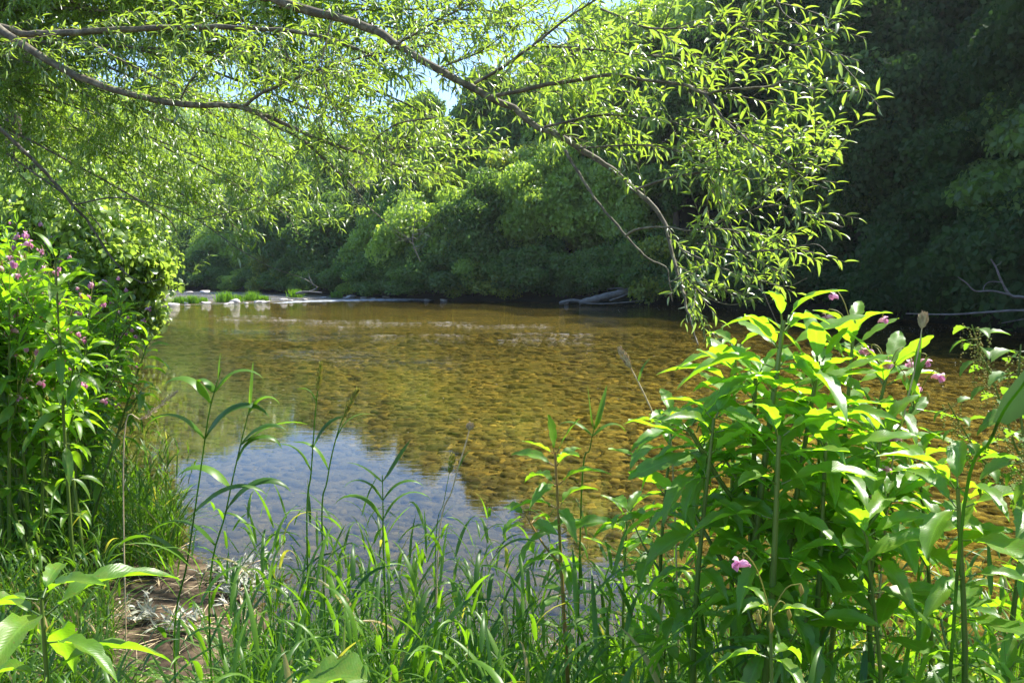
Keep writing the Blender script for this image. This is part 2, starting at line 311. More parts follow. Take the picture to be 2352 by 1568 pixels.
def height(X, Y):
    X = np.asarray(X, float); Y = np.asarray(Y, float)
    ins = inside(X, Y); dn = pdist(X, Y, NEAR); df = pdist(X, Y, FAR); dm = np.minimum(dn, df)
    bed = -0.04 - 0.50 * (1 - np.exp(-dm / 3.0)) + 0.05 * vnoise(X, Y, 0.5, 3)
    bar = np.exp(-(((Y - 0.62 * X) - 68.5) / 1.6) ** 2) * (dm > 1); bed = bed + bar * 0.40
    az = np.degrees(np.arctan2(X, np.maximum(Y, 0.5)))
    az = np.where(Y < 0.5, 60, az)
    slope = np.interp(az, [-60, -30, -22, -12, 0, 8, 14, 22, 35], [0.10, 0.10, 0.14, .26, .42, .65, 1.0, 1.35, 1.45])
    cap = np.interp(az, [-60, -30, -22, -16, -10, 0, 8, 14, 25, 40, 90], [10, 10, 9, 11, 16, 21, 27, 38, 46, 46, 46])
    fz = cap * (1 - np.exp(-slope * df / cap * 1.15)) + 0.25 * np.minimum(df, 1)
    ridge = 58 * np.exp(-((X + 150) / 110) ** 2) * np.clip((Y - 190) / 130, 0, 1)       # distant hill up the valley
    fz = fz + ridge * (X < 60)
    nz = 0.03 + 0.42 * (1 - np.exp(-dn / 1.3)) + 0.03 * vnoise(X, Y, 1.6, 5) + np.where(Y > 12, np.clip((dn - 3) * .12, 0, 14), 0)
    nz = nz - 0.30 * np.exp(-((X + 2.3) ** 2 + (Y - 5.0) ** 2) / 1.6)        # low trodden mud by the water
    land = np.where(df < dn, fz, np.maximum(nz, 0.015 + 0.06 * np.minimum(dn, 1)))
    return np.where(ins, np.minimum(bed, 0.03), land)
def ground_z(x, y): return float(height(np.array([x]), np.array([y]))[0])
def grid_axis(c, k, half, n):
    a = np.arcsinh(half / k); return c + k * np.sinh(np.linspace(-a, a, n))
xs = grid_axis(-1.0, 4.0, 420, 520); ys = grid_axis(5.0, 4.0, 460, 520); ys = ys[ys > -80]
X, Y = np.meshgrid(xs, ys); Z = height(X, Y)
nx, ny = len(xs), len(ys)
i = np.arange(ny - 1)[:, None] * nx; j = np.arange(nx - 1)[None]
mb = MB(); mb.add(np.stack([X, Y, Z], -1), np.stack([i + j, i + j + 1, i + nx + j + 1, i + nx + j], -1).reshape(-1, 4), np.zeros((nx * ny, 3)))
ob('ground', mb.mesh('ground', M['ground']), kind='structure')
mb = MB(); mb.add([(-300, -70, 0), (120, -70, 0), (120, 260, 0), (-300, 260, 0)], [[0, 1, 2, 3]], np.zeros((4, 3)))
ob('water', mb.mesh('water', M['water']), kind='structure')
# ---------------------------------------------------------------- stones
rng = np.random.default_rng(7)
def ico(sub):
    import bmesh
    b = bmesh.new(); bmesh.ops.create_icosphere(b, subdivisions=sub, radius=1.0)
    V = np.array([v.co[:] for v in b.verts]); F = np.array([[v.index for v in f.verts] for f in b.faces]); b.free(); return V, F
IV1, IF1 = ico(1); IV2, IF2 = ico(2); IV3, IF3 = ico(3)
def pebbles():
    mb = MB(); N = 27000
    d = 2.6 + 32 * rng.random(N) ** 1.15; u = rng.uniform(-0.78, 0.78, N); x = u * d; y = d
    k = inside(x, y); x, y, d = x[k], y[k], d[k]; z = height(x, y); n = len(x)
    s = 0.018 + 0.10 * rng.random(n) ** 3.6; s *= np.interp(d, [3, 12, 34], [0.8, 1.15, 1.9])
    a = rng.uniform(0, 6.28, n); ca, sa = np.cos(a), np.sin(a)
    sx, sy, sz = s * rng.uniform(.9, 1.6, n), s * rng.uniform(.7, 1.1, n), s * rng.uniform(.3, .6, n)
    V = IV1[None] * (1 + 0.18 * rng.standard_normal((n, len(IV1), 1)))
    vx, vy, vz = V[..., 0] * sx[:, None], V[..., 1] * sy[:, None], V[..., 2] * sz[:, None]
    W = np.stack([x[:, None] + vx * ca[:, None] - vy * sa[:, None], y[:, None] + vx * sa[:, None] + vy * ca[:, None], z[:, None] + vz + (sz * .3)[:, None]], -1)
    W[..., 2] = np.minimum(W[..., 2], -0.012)
    K = len(IV1); Fi = (IF1[None] + (np.arange(n) * K)[:, None, None]).reshape(-1, 3)
    r = np.repeat(rng.random(n), K)
    mb.add(W.reshape(-1, 3), Fi, np.stack([r * 0, r * 0, r], 1))
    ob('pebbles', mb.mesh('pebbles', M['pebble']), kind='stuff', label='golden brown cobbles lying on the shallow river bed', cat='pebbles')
pebbles()
def rock_mesh(seed, flat=0.55):
    r = np.random.default_rng(seed); V = IV3.copy()
    for k in range(9):
        n = nrm(r.standard_normal(3)); dd = V @ n; c = r.uniform(.62, .9); V = V - np.maximum(dd - c, 0)[:, None] * n[None] * .9
    V = V * (1 + 0.05 * vnoise(V[:, 0] * 3, V[:, 1] * 3 + V[:, 2] * 2, 1.3, seed)[:, None]); V[:, 2] *= flat
    mb = MB(); mb.add(V, IF3, np.full((len(V), 3), .5)); return mb.mesh('stone', M['stone'])
ROCK = [rock_mesh(s) for s in range(5)]
# ---------------------------------------------------------------- trees
rng = np.random.default_rng(11)
T2 = leaf_tpl(2, (-1, 1), 0.34, 0.0, 0.25, 0.6, 0.7)          # clump-leaf for far crowns
def crown_mesh(seed, rx, rz, ncl, nper, ls, mat, core=True, fill=0.25, inner=.5, clr=(.2, .36)):
    r = np.random.default_rng(seed); mb = MB()
    d = nrm(r.standard_normal((ncl * 3, 3))); d[:, 2] = np.abs(d[:, 2]) * 1.25 - .55; d = nrm(d[:ncl])
    rad = r.uniform(inner, 0.9, ncl)[:, None] * (1 + .18 * vnoise(d[:, 0] * 3, d[:, 1] * 3 + d[:, 2] * 2, 1.1, seed)[:, None])
    cc = d * rad * np.array([rx, rx, rz]); cr = r.uniform(*clr, ncl) * min(rx, rz)
    allp, alln = [], []
    n = np.maximum((nper * (cr / cr.mean()) ** 2).astype(int), 8)
    idx = np.repeat(np.arange(ncl), n); N = len(idx)
    e = nrm(r.standard_normal((N, 3)) + np.array([0, 0, .35])); rr = cr[idx] * np.where(r.random(N) < fill, r.uniform(.3, .9, N), r.uniform(.86, 1.12, N))
    p = cc[idx] + e * rr[:, None] * np.array([1.15, 1.15, .75])
    nn = nrm(e + 0.85 * r.standard_normal((N, 3)) + np.array([0, 0, .45])); yd = np.cross(nn, r.standard_normal((N, 3))) + np.array([0, 0, -.35])
    cl_rnd = r.random(ncl)
    place(mb, T2, p, yd, nn, ls * r.uniform(.45, 1.25, N), np.clip(cl_rnd[idx] * .55 + r.random(N) * .45, 0, 1))
    return mb.mesh('crown', mat)
def trunk_mesh(seed, h, rad, nl=7, spread=2.5):
    r = np.random.default_rng(seed); mb = MB()
    t = np.linspace(0, 1, 9); bend = r.uniform(-.6, .6, 2)
    p = np.stack([bend[0] * t ** 2, bend[1] * t ** 2, h * t - .4], 1); rr = rad * (1 - .8 * t) * (1 + .5 * np.exp(-t * 14))
    tube(mb, p, rr, 9)
    for k in range(nl):
        s = r.uniform(.25, .9); i = int(s * 8); a = r.uniform(0, 6.28); L = spread * (1.25 - s)
        q = p[i] + np.array([[0, 0, 0], [math.cos(a) * L * .5, math.sin(a) * L * .5, L * .35], [math.cos(a) * L, math.sin(a) * L, L * .6]])
        tube(mb, spline(q, 4), np.linspace(rr[i] * .6, .03, 9), 6)
    return mb.mesh('trunk', M['trunk'])
kinds = {}
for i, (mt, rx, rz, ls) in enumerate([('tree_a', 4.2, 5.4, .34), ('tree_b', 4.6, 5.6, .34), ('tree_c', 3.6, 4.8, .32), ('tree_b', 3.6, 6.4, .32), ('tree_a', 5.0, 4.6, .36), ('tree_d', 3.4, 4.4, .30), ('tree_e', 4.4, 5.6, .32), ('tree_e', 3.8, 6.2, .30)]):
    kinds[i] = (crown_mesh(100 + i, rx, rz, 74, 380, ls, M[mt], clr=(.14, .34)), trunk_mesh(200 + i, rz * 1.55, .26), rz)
def far_tree(i, x, y, s, label, group, zoff=0.0, name='broadleaf_tree', sz=1.0):
    cm, tm, rz = kinds[i]; z = ground_z(x, y)
    e = ob(name, None, label=label, cat='tree', group=group, loc=(x, y, z)); e.rotation_euler = (0, 0, rng.uniform(0, 6.28)); e.scale = (s, s, s * sz)
    ob('trunk', tm, e); c = ob('crown', cm, e); c.location = (0, 0, rz * .95 + zoff)
    return e
# shrubs spilling over the water line of the far bank
SH = [crown_mesh(300 + k, 2.6, 1.9, 34, 260, .20, M[('tree_b', 'tree_a', 'tree_b', 'tree_c', 'tree_e')[k]], clr=(.2, .4)) for k in range(5)]
SHS = trunk_mesh(310, 2.0, .07, 9, 1.6)
def along(L, s):
    seg = np.hypot(*np.diff(L, axis=0).T); cs = np.concatenate([[0], np.cumsum(seg)]); s = np.clip(s, 0, cs[-1] - 1e-6)
    k = int(np.searchsorted(cs, s, 'right')) - 1; f = (s - cs[k]) / seg[k]; t = (L[k + 1] - L[k]) / seg[k]
    return L[k] + (L[k + 1] - L[k]) * f, np.array([-t[1], t[0]])
FS = FAR[1:-1]; total = np.hypot(*np.diff(FS, axis=0).T).sum()
def px_of(x, y, z):
    a = R(PITCH); yy = y * math.cos(a) - (z - CAMZ) * math.sin(a); return 1176 + F2 * x / max(yy, .1)
LM = [(380, 'beyond the head of the riffle'), (620, 'behind the stones of the riffle'), (900, 'where riffle meets far bank'), (1180, 'between riffle and driftwood log'),
      (1420, 'behind the driftwood log'), (1720, 'behind the hanging willow limb tip'), (2050, 'in shade behind the tall balsam'), (2400, 'behind the bare fallen branches')]
used = {}
ORD = ['', ' as well', ' a little further along', ' and set back from the water', ' with its boughs low', ' half hidden', ' in the same clump', ' deeper in shade', ' furthest along']
def place_phrase(px): return min(LM, key=lambda q: abs(q[0] - px))[1]
def uniq(base):
    n = used.get(base, 0); used[base] = n + 1; return base if n == 0 else base + ORD[min(n, len(ORD) - 1)]
tone = {0: 'mid green rounded tree', 1: 'dark green broad tree', 2: 'yellow green lighter tree', 3: 'dark tall narrow tree', 4: 'green spreading tree', 5: 'silvery pale green tree', 6: 'shade-darkened broad tree', 7: 'shade-darkened tall tree'}
s = 2.0; kseq = 0
while s < total:                                             # shrubs along the waterline
    p, nrm2 = along(FS, s); side = -nrm2                     # land side of the far bank
    q = p + side * rng.uniform(.1, .9)
    if inside(np.array([q[0]]), np.array([q[1]]))[0]: side = nrm2; q = p + side * .5
    px = px_of(q[0], q[1], 0)
    if 250 < px < 2600 and q[1] > 3:
        sc = rng.uniform(.8, 1.5); k = int(rng.choice([0, 1, 2, 3], p=[.4, .15, .4, .05]))
        lab = uniq(('dark low shrub ', 'green leafy shrub ', 'dense dark bush ', 'light green bush ')[k] + place_phrase(px))
        e = ob('waterside_shrub', None, label=lab, cat='shrub', group='shrubs along the far waterline', loc=(q[0], q[1], min(ground_z(*q), .35) - .1)); e.scale = (sc * 1.1, sc, sc * rng.uniform(.8, 1.3)); e.rotation_euler = (0, 0, rng.uniform(0, 6.28))
        k = 4 if px > 1800 else k  # shrubs towards the right take the shade-darkened leaf
        ob('stem', SHS, e); c = ob('foliage', SH[k], e); c.location = (0, 0, 1.25)
    s += rng.uniform(1.7, 2.5) * (1 + .5 * (q[1] > 75))
rows = [(3.0, 4.6, .95), (8.0, 6.0, 1.15), (14.5, 7.0, 1.2), (22, 7.5, 1.25), (30, 8.5, 1.3), (40, 9.5, 1.3), (52, 11, 1.35)]
for ri, (off, step, sc0) in enumerate(rows):
    s = rng.uniform(0, step)
    while s < total:
        p, n2 = along(FS, s); side = -n2
        t = p + side * .5
        if inside(np.array([t[0]]), np.array([t[1]]))[0]: side = n2
        q = p + side * (off + rng.uniform(-1.6, 1.6)); px = px_of(q[0], q[1], 0); df_ = pdist(np.array([q[0]]), np.array([q[1]]), FAR)[0]
        s += step * rng.uniform(.75, 1.25)
        if not (150 < px < 2750 and q[1] > 4 and df_ > off * .6): continue
        k = int(rng.choice([0, 1, 2, 3, 4, 5], p=[.24, .26, .14, .16, .17, .03]))
        if px > 1960: k = 6 + int(rng.integers(2)) if ri < 6 else 3  # darkened leaf kinds paint the shade of the right slope
        elif px > 1450: k = int(rng.choice([1, 3, 6, 0])) if ri < 2 else int(rng.choice([0, 2, 4]))
        if 1960 < px < 2140 and ri in (2, 3, 4, 5): k = 2  # lighter leaf kind paints these crowns as sunlit
        if ri < 2: lab = uniq(tone[k] + ' ' + place_phrase(px)); g = 'trees along the far bank'
        elif ri < 4: lab = uniq(tone[k].replace(' rounded', '').replace(' tree', '') + ' slope tree ' + place_phrase(px).replace('the ', '')); g = 'trees up the far slope'
        else: lab = 'leafy tree high on the wooded slope across the river'; g = 'trees high on the far slope'
        sc = sc0 * rng.uniform(.85, 1.2)
        far_tree(k, q[0], q[1], sc, lab, g, -1.2 if ri < 2 else 0, sz=rng.uniform(.9, 1.25))
rgu = np.random.default_rng(404)
for off_ in (2.8, 4.6, 6.6, 9.0, 12.0, 16.0):                                 # understorey on the steep right slope
    s = 0.0
    while s < total:
        p, n2 = along(FS, s); side = -n2; t = p + side * .5
        if inside(np.array([t[0]]), np.array([t[1]]))[0]: side = n2
        q = p + side * (off_ + rgu.uniform(-1, 1)); px = px_of(q[0], q[1], 0); s += rgu.uniform(2.0, 3.0)
        if not (1800 < px < 2700 and q[1] > 4): continue
        e = ob('waterside_shrub', None, label='dark bush in the understorey of the shaded slope at right', cat='shrub', group='understorey of the shaded slope', loc=(q[0], q[1], ground_z(*q) - .3)); sc = rgu.uniform(1.0, 1.9); e.scale = (sc, sc, sc * rgu.uniform(.8, 1.2)); e.rotation_euler = (0, 0, rgu.uniform(0, 6.28))
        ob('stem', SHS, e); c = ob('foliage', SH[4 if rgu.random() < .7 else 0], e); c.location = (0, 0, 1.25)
# far woods on the distant hill: one mass
def far_wood():
    mb = MB(); r = np.random.default_rng(55); N = 900
    x = r.uniform(-260, 60, N); y = r.uniform(120, 330, N); k = ~inside(x, y) & (pdist(x, y, FAR) > 40) & (pdist(x, y, FAR) < pdist(x, y, NEAR)); x, y = x[k], y[k]; z = height(x, y)
    for a, b, c in zip(x, y, z):
        n = 260; e = nrm(r.standard_normal((n, 3)) + [0, -.2, .5]); p = np.array([a, b, c + 6]) + e * r.uniform(.75, 1.1, n)[:, None] * [5, 5, 6.5]
        nn = nrm(e + .5 * r.standard_normal((n, 3))); place(mb, T2, p, np.cross(nn, r.standard_normal((n, 3))), nn, r.uniform(.8, 1.7, n), np.clip(r.random() * .6 + r.random(n) * .4, 0, 1))
    ob('distant_woods', mb.mesh('distant_woods', M['tree_a']), kind='stuff', label='hazy wooded hillside far up the valley', cat='woods')
far_wood()
# ---------------------------------------------------------------- left bank tree leaning over the water
TA = leaf_tpl(3, (-1, 0, 1), 0.40, 0.35, 0.3, 0.5, 0.55)
def bank_tree(name, label, lobes, trunk_pts, rad, seed, dens=1.0, L=.125, mat='alder'):
    r = np.random.default_rng(seed); base = np.array(trunk_pts[0]); e = ob(name, None, label=label, cat='tree', group='trees on the left bank', loc=base)
    mb = MB(); tp = spline(np.array(trunk_pts) - base, 5); tube(mb, tp, np.linspace(rad, rad * .35, len(tp)), 10)
    lv = MB()
    for (c, rr) in lobes:
        c = np.array(c) - base; rr = np.array(rr); j = int(np.argmin(np.linalg.norm(tp - c, axis=1)))
        q = spline([tp[j], (tp[j] * .45 + c * .55) + [0, 0, .35], c], 5); tube(mb, q, np.linspace(rad * .3, .02, len(q)), 6)
        nb = int(26 * dens * (rr.mean() ** 2) + 14)
        for _ in range(nb):                                    # sprays radiating in the lobe
            d = nrm(r.standard_normal(3) + [.1, -.1, .15]); tip = c + d * rr * r.uniform(.65, 1.1); st = c + d * rr * r.uniform(.1, .45)
            m_ = (st + tip) / 2 + [0, 0, .12]; tip = tip - [0, 0, .25]
            q = spline([st, m_, tip], 5); tube(mb, q, np.linspace(.012, .003, len(q)), 3)
            n = int(42 * dens); t = r.random(n); k = (t * (len(q) - 1)).astype(int); f = (t * (len(q) - 1) - k)[:, None]; k2 = np.minimum(k + 1, len(q) - 1)
            pos = q[k] * (1 - f) + q[k2] * f + r.normal(0, .085, (n, 3)); T = nrm(tip - st)
            nn = nrm(r.standard_normal((n, 3)) * .55 + [.25, .1, 1.0]); yd = T * .5 + r.standard_normal((n, 3)) * .7 + [0, 0, -.3]
            place(lv, TA, pos, yd, nn, L * r.uniform(.7, 1.25, n), np.clip(r.random() * .4 + r.random(n) * .6, 0, 1))
    ob('trunk', mb.mesh('trunk', M['trunk']), e); ob('crown', lv.mesh('crown', M[mat]), e); return e
bank_tree('leaning_tree', 'glossy broadleaf tree leaning from the left bank over the water',
          [(P(60, 430, 15), (2.2, 1.6, 1.0)), (P(170, 470, 14), (1.6, 1.5, .8)), (P(240, 540, 13.5), (1.2, 1.1, .6)), (P(130, 560, 15), (1.7, 1.5, .9)), (P(290, 600, 13), (.75, .8, .4)), (P(250, 640, 13.5), (.9, .9, .5)),
           (P(180, 640, 14.5), (1.4, 1.3, .8)), (P(345, 615, 13), (.35, .4, .16)), (P(300, 660, 13), (.45, .5, .3)), (P(300, 700, 13), (.4, .5, .2)), (P(335, 725, 13), (.25, .3, .15)), (P(235, 700, 13.4), (.7, .7, .35)), (P(80, 640, 15), (1.6, 1.4, .9)), (P(40, 520, 14.5), (1.4, 1.2, .8))],
          [P(-40, 800, 15.5), P(-20, 600, 15.4), P(20, 430, 15.2), P(30, 250, 15), P(60, 100, 15)], .30, 11, 1.0)
bank_tree('bank_tree', 'dull green tree behind the leaning tree on the left bank',
          [(P(160, 600, 22), (3, 3, 2.4)), (P(230, 690, 22), (1.9, 2, 1.1)), (P(80, 450, 22), (3.5, 3, 2.6)), (P(0, 300, 22), (3.6, 3, 2.8)), (P(60, 680, 21), (2.4, 2.4, 1.4)), (P(280, 640, 23), (1.2, 1.2, .8))],
          [P(20, 740, 23), P(60, 600, 23), P(90, 400, 23), P(70, 200, 23)], .28, 12, 1.0, .15, 'tree_a')
# ---------------------------------------------------------------- willows
TW = leaf_tpl(4, (-1, 0, 1), 0.105, 0.5, 0.22, 0.55, 0.9)
CROWN_OUTLINE = np.array([(-300, -400), (2100, -400), (2010, 30), (1990, 150), (2035, 215), (1930, 280), (1950, 330), (1980, 430), (2000, 530), (1950, 590), (1920, 660), (1830, 700), (1750, 690), (1690, 770), (1600, 800), (1540, 690), (1555, 600), (1490, 500),
    (1400, 430), (1300, 352), (1240, 340), (1120, 365), (1035, 450), (950, 470), (900, 530), (800, 525), (650, 500), (560, 625), (420, 600), (300, 570), (-300, 570)], float)
def in_outline(p):
    a = R(PITCH); x = p[:, 0]; y = p[:, 1] * math.cos(a) - (p[:, 2] - CAMZ) * math.sin(a); z = p[:, 1] * math.sin(a) + (p[:, 2] - CAMZ) * math.cos(a); y = np.maximum(y, .1)
    X, Y = 1176 + F2 * x / y, 784 - F2 * z / y; c = np.zeros(len(p), bool); n = len(CROWN_OUTLINE)
    for i in range(n):
        q, w_ = CROWN_OUTLINE[i], CROWN_OUTLINE[(i + 1) % n]
        if q[1] == w_[1]: continue
        c ^= ((q[1] > Y) != (w_[1] > Y)) & (X < (w_[0] - q[0]) * (Y - q[1]) / (w_[1] - q[1]) + q[0])
    return c
def grow_willow(branches, seed, root, leafL=.064, twig=.044, tw_len=(.18, .42), cut=None):
    r = np.random.default_rng(seed); limbs, tw, lv = [], MB(), MB()
    tpaths = []
    for (pts, r0, r1, f0, dens) in branches:
        dens = dens * (.62 if np.array(pts)[-1][0] > .9 else 1)
        p = spline(pts, 6); n = len(p); p = p + np.cumsum(r.normal(0, .004, (n, 3)), 0) * min(1, r0 * 40)
        rr = np.linspace(r0, r1, n) * .8; mb = MB(); tube(mb, p - root, rr * (1 + .06 * r.standard_normal(n)), 8 if r0 > .02 else 6); limbs.append(mb)
        seg = np.linalg.norm(np.diff(p, axis=0), axis=1); cs = np.concatenate([[0], np.cumsum(seg)]); tot = cs[-1]
        s = tot * f0
        while s < tot:
            k = min(int(np.searchsorted(cs, s, 'right')) - 1, n - 2); pt = p[k] + (p[k + 1] - p[k]) * (s - cs[k]) / max(seg[k], 1e-6); T = nrm(p[k + 1] - p[k])
            d = nrm(T * r.uniform(.2, .9) + nrm(r.standard_normal(3)) * .9 + np.array([.12, 0, .08])); Lg = r.uniform(*tw_len) * (1.6 if r.random() < .22 else 1)
            tpaths.append((pt, d, Lg))
            if Lg > tw_len[1]:
                for f in (.35, .55, .75): tpaths.append((pt + d * Lg * f, nrm(d + nrm(r.standard_normal(3)) * .8), r.uniform(*tw_len) * .8))
            s += twig / dens * r.uniform(.5, 1.5)
        tpaths.append((p[-1], nrm(p[-1] - p[-2]), tw_len[1]))
    pos, yd, nn, rn = [], [], [], []
    ends = in_outline(np.array([pt + d * Lg * .9 - [0, 0, .08 * Lg] for pt, d, Lg in tpaths]))
    for (pt, d, Lg), keep in zip(tpaths, ends):
        if not keep: continue
        t = np.linspace(0, 1, 6)[:, None]; q = pt + d * Lg * t + np.array([0, 0, -1]) * (.10 * Lg * r.uniform(.2, 1.6)) * t ** 2
        tube(tw, q - root, np.linspace(.0028, .0009, 6), 3)
        n = max(int(Lg / .024), 4); tt = (np.arange(n) + .6) / n * 1.0; k = np.minimum((tt * 5).astype(int), 4); f = (tt * 5 - k)[:, None]
        pp = q[k] * (1 - f) + q[k + 1] * f; T = nrm(q[k + 1] - q[k]); a = r.uniform(0, 6.28) + np.arange(n) * 2.4
        side = nrm(np.cross(T, nrm(r.standard_normal(3)))); sd2 = np.cross(T, side); out = side * np.cos(a)[:, None] + sd2 * np.sin(a)[:, None]
        pos.append(pp); yd.append(T * r.uniform(.55, 1.0, (n, 1)) + out * .62 + np.array([0, 0, -.12])); nn.append(out * -.3 + np.array([0, 0, 1.0]) + r.normal(0, .35, (n, 3))); rn.append(np.clip(r.random() * .4 + r.random(n) * .6, 0, 1))
    pos, yd, nn, rn = map(np.concatenate, (pos, yd, nn, rn))
    place(lv, TW, pos - root, yd, nn, leafL * r.uniform(.6, 1.25, len(pos)), rn)
    return limbs, tw, lv
def PX(l): return [P(*q) for q in l]
def dline(pts, d0, d1): 
    n = len(pts); return [P(x, y, d0 + (d1 - d0) * i / (n - 1)) for i, (x, y) in enumerate(pts)]
fork = np.array([-4.3, 5.75, 3.85])
wb = [
 ([fork] + dline([(-40, 55), (10, 80), (130, 152), (250, 200), (350, 228), (450, 238), (560, 243), (640, 268), (760, 318), (860, 350), (960, 385)], 5.5, 5.0), .042, .010, .25, .8),
 ([fork] + dline([(-40, 60), (60, 74), (200, 70), (400, 64), (530, 62), (640, 75), (740, 95), (850, 132)], 5.6, 5.1), .036, .010, .2, .7),
 (dline([(560, 243), (620, 285), (700, 330), (760, 385), (810, 430), (840, 470), (890, 515)], 5.1, 5.0), .016, .004, .1, 1.2),
 (dline([(560, 243), (600, 215), (700, 175), (800, 140), (900, 120), (985, 104)], 5.1, 4.8), .014, .005, .1, 1.0),
 (dline([(415, 228), (440, 185), (500, 130), (555, 108)], 5.1, 5.0), .009, .004, .1, 1.0),
 (dline([(210, 100), (300, 145), (400, 190), (480, 225), (600, 240)], 6.1, 6.0), .013, .004, .1, 1.0),
 ([fork, np.array([-3.0, 5.2, 4.75])] + dline([(560, -30), (640, 5), (760, 50), (860, 85), (930, 122), (1050, 185), (1180, 245), (1250, 292), (1330, 340), (1400, 385), (1460, 435), (1530, 500), (1560, 570), (1578, 640), (1590, 700), (1600, 750), (1612, 795)], 4.6, 3.4), .038, .004, .30, .5),
 (dline([(1134, 222), (1240, 200), (1330, 185), (1400, 172), (1500, 185), (1568, 197), (1618, 215), (1680, 206), (1770, 203), (1810, 195), (1880, 208), (1960, 215), (2000, 208)], 3.9, 2.9), .013, .003, .05, 1.1),
 (dline([(1618, 215), (1640, 245), (1680, 290), (1730, 330), (1800, 370), (1850, 408), (1900, 432)], 3.2, 3.0), .007, .002, .1, 1.1),
 (dline([(1090, 192), (1160, 150), (1225, 105), (1295, 50), (1380, -10)], 3.9, 3.5), .011, .005, .05, 1.2),
 (dline([(1380, 20), (1480, 60), (1568, 65), (1650, 55), (1732, 48)], 3.4, 3.0), .006, .002, .05, 1.2),
 (dline([(1225, 105), (1330, 110), (1450, 120), (1560, 130)], 3.8, 3.5), .007, .003, .05, 1.2),
 (dline([(1700, 60), (1780, 100), (1850, 95), (1910, 70), (1960, 50)], 3.0, 2.7), .005, .002, .05, 1.1),
 (dline([(1770, -30), (1800, 30), (1840, 60)], 3.0, 2.9), .005, .002, .05, 1.0),
 (dline([(1299, 345), (1339, 410), (1384, 475), (1439, 540), (1489, 590), (1529, 610), (1539, 650), (1541, 690)], 3.65, 3.5), .010, .002, .9, .4),
 (dline([(1439, 540), (1470, 524), (1530, 520), (1600, 528), (1700, 490), (1790, 472), (1870, 500), (1940, 520)], 3.5, 3.0), .007, .002, .3, 1.2),
 (dline([(1663, 512), (1718, 595), (1743, 645), (1790, 750)], 3.3, 3.2), .0055, .002, .1, .8),
 (dline([(1560, 570), (1640, 610), (1720, 640), (1800, 660), (1850, 640)], 3.5, 3.2), .006, .002, .1, 1.4),
 (dline([(1578, 640), (1620, 680), (1680, 700), (1740, 690)], 3.45, 3.3), .005, .002, .05, 1.6),
 (dline([(1600, 560), (1700, 575), (1800, 570), (1870, 560), (1900, 580)], 3.3, 3.0), .005, .002, .1, 1.2),
 (dline([(1460, 435), (1550, 405), (1650, 395), (1750, 385), (1850, 380), (1900, 395)], 3.5, 3.0), .007, .002, .2, 1.1),
 (dline([(1250, 292), (1380, 265), (1480, 270), (1560, 285), (1640, 320)], 3.7, 3.4), .008, .003, .1, 1.2),
 (dline([(1330, 340), (1420, 335), (1500, 335), (1570, 355), (1620, 400)], 3.6, 3.4), .006, .002, .2, 1.0),
 (dline([(900, 110), (980, 60), (1080, 10)], 4.1, 4.0), .009, .004, .05, 2.0),
 (dline([(1000, 160), (1100, 120), (1200, 40)], 4.4, 4.2), .007, .003, .05, 2.0),
 (dline([(760, 50), (740, 150), (760, 230), (800, 290)], 4.9, 4.7), .007, .003, .1, 1.0),
 (dline([(640, 80), (690, 200), (720, 270), (780, 350)], 5.2, 5.0), .008, .004, .1, 1.0),
 (dline([(870, 350), (940, 340), (1060, 342), (1140, 340)], 5.2, 5.0), .006, .003, .1, 1.0),
 (dline([(1000, 270), (900, 290), (840, 360), (900, 400), (960, 420)], 4.8, 4.7), .006, .003, .1, 1.0),
]
wroot = np.array([-5.3, 6.1, .35])
def build_willow(name, label, branches, root, seed, trunk_pts, trad, **k):
    e = ob(name, None, label=label, cat='tree', group='willows rooted on the left bank', loc=root)
    limbs, tw, lv = grow_willow(branches, seed, root, **k)
    mb = MB(); tp = spline(np.array(trunk_pts) - root, 5); tube(mb, tp, np.linspace(trad, trad * .5, len(tp)), 12); ob('trunk', mb.mesh('trunk', M['bark']), e)
    for l in limbs: ob('limb', l.mesh('limb', M['bark']), e)
    ob('twig_sprays', tw.mesh('twig_sprays', M['bark']), e); ob('leaves', lv.mesh('leaves', M['willow']), e)
    return e
build_willow('willow_tree', 'willow whose long limbs arch across the top of the view over the river', wb, wroot, 21, [wroot, wroot + [.2, 0, 1.4], fork + [-.25, .05, -.6], fork], .26)
# second willow behind, filling the top left
r2 = np.random.default_rng(77); wb2 = []
root2 = np.array([-9.5, 9.5, .5]); f2 = np.array([-8.2, 9.2, 4.4])
targets = [(300, 330, 8.5), (420, 420, 9), (520, 500, 9), (560, 560, 8.8), (600, 460, 8.5), (460, 340, 8), (620, 350, 8), (700, 420, 8), (240, 260, 8), (380, 230, 8), (560, 150, 7.5), (700, 220, 7.5), (820, 180, 7.5), (860, 300, 7.5),
           (930, 380, 7.2), (780, 60, 7.5), (640, 20, 7.5), (480, 30, 7.8), (300, 60, 8), (160, 150, 8.2), (120, 300, 8.5), (180, 420, 8.8), (1000, 300, 7), (960, 200, 7), (420, 550, 8.6), (340, 480, 8.4), (60, 60, 8), (60, 200, 8.4), (100, 480, 8.6), (900, 60, 7.2), (250, 560, 8), (680, 540, 8.4), (1050, 40, 7), (1110, 110, 7), (960, -10, 7), (1150, 10, 6.6), (1000, 120, 6.8), (1200, 60, 6.6), (880, 160, 7)]
for (tx, ty, dd) in targets:
    tip = P(tx, ty, dd); mid = f2 * .45 + tip * .55 + np.array([r2.uniform(-.3, .3), r2.uniform(-.4, .4), r2.uniform(.3, 1.0)])
    q = [f2, f2 * .75 + tip * .25 + np.array([0, 0, r2.uniform(.4, 1.0)]), mid, tip * .85 + mid * .15 + [0, 0, .15], tip]
    wb2.append((q, r2.uniform(.018, .034), .004, .30, .95))
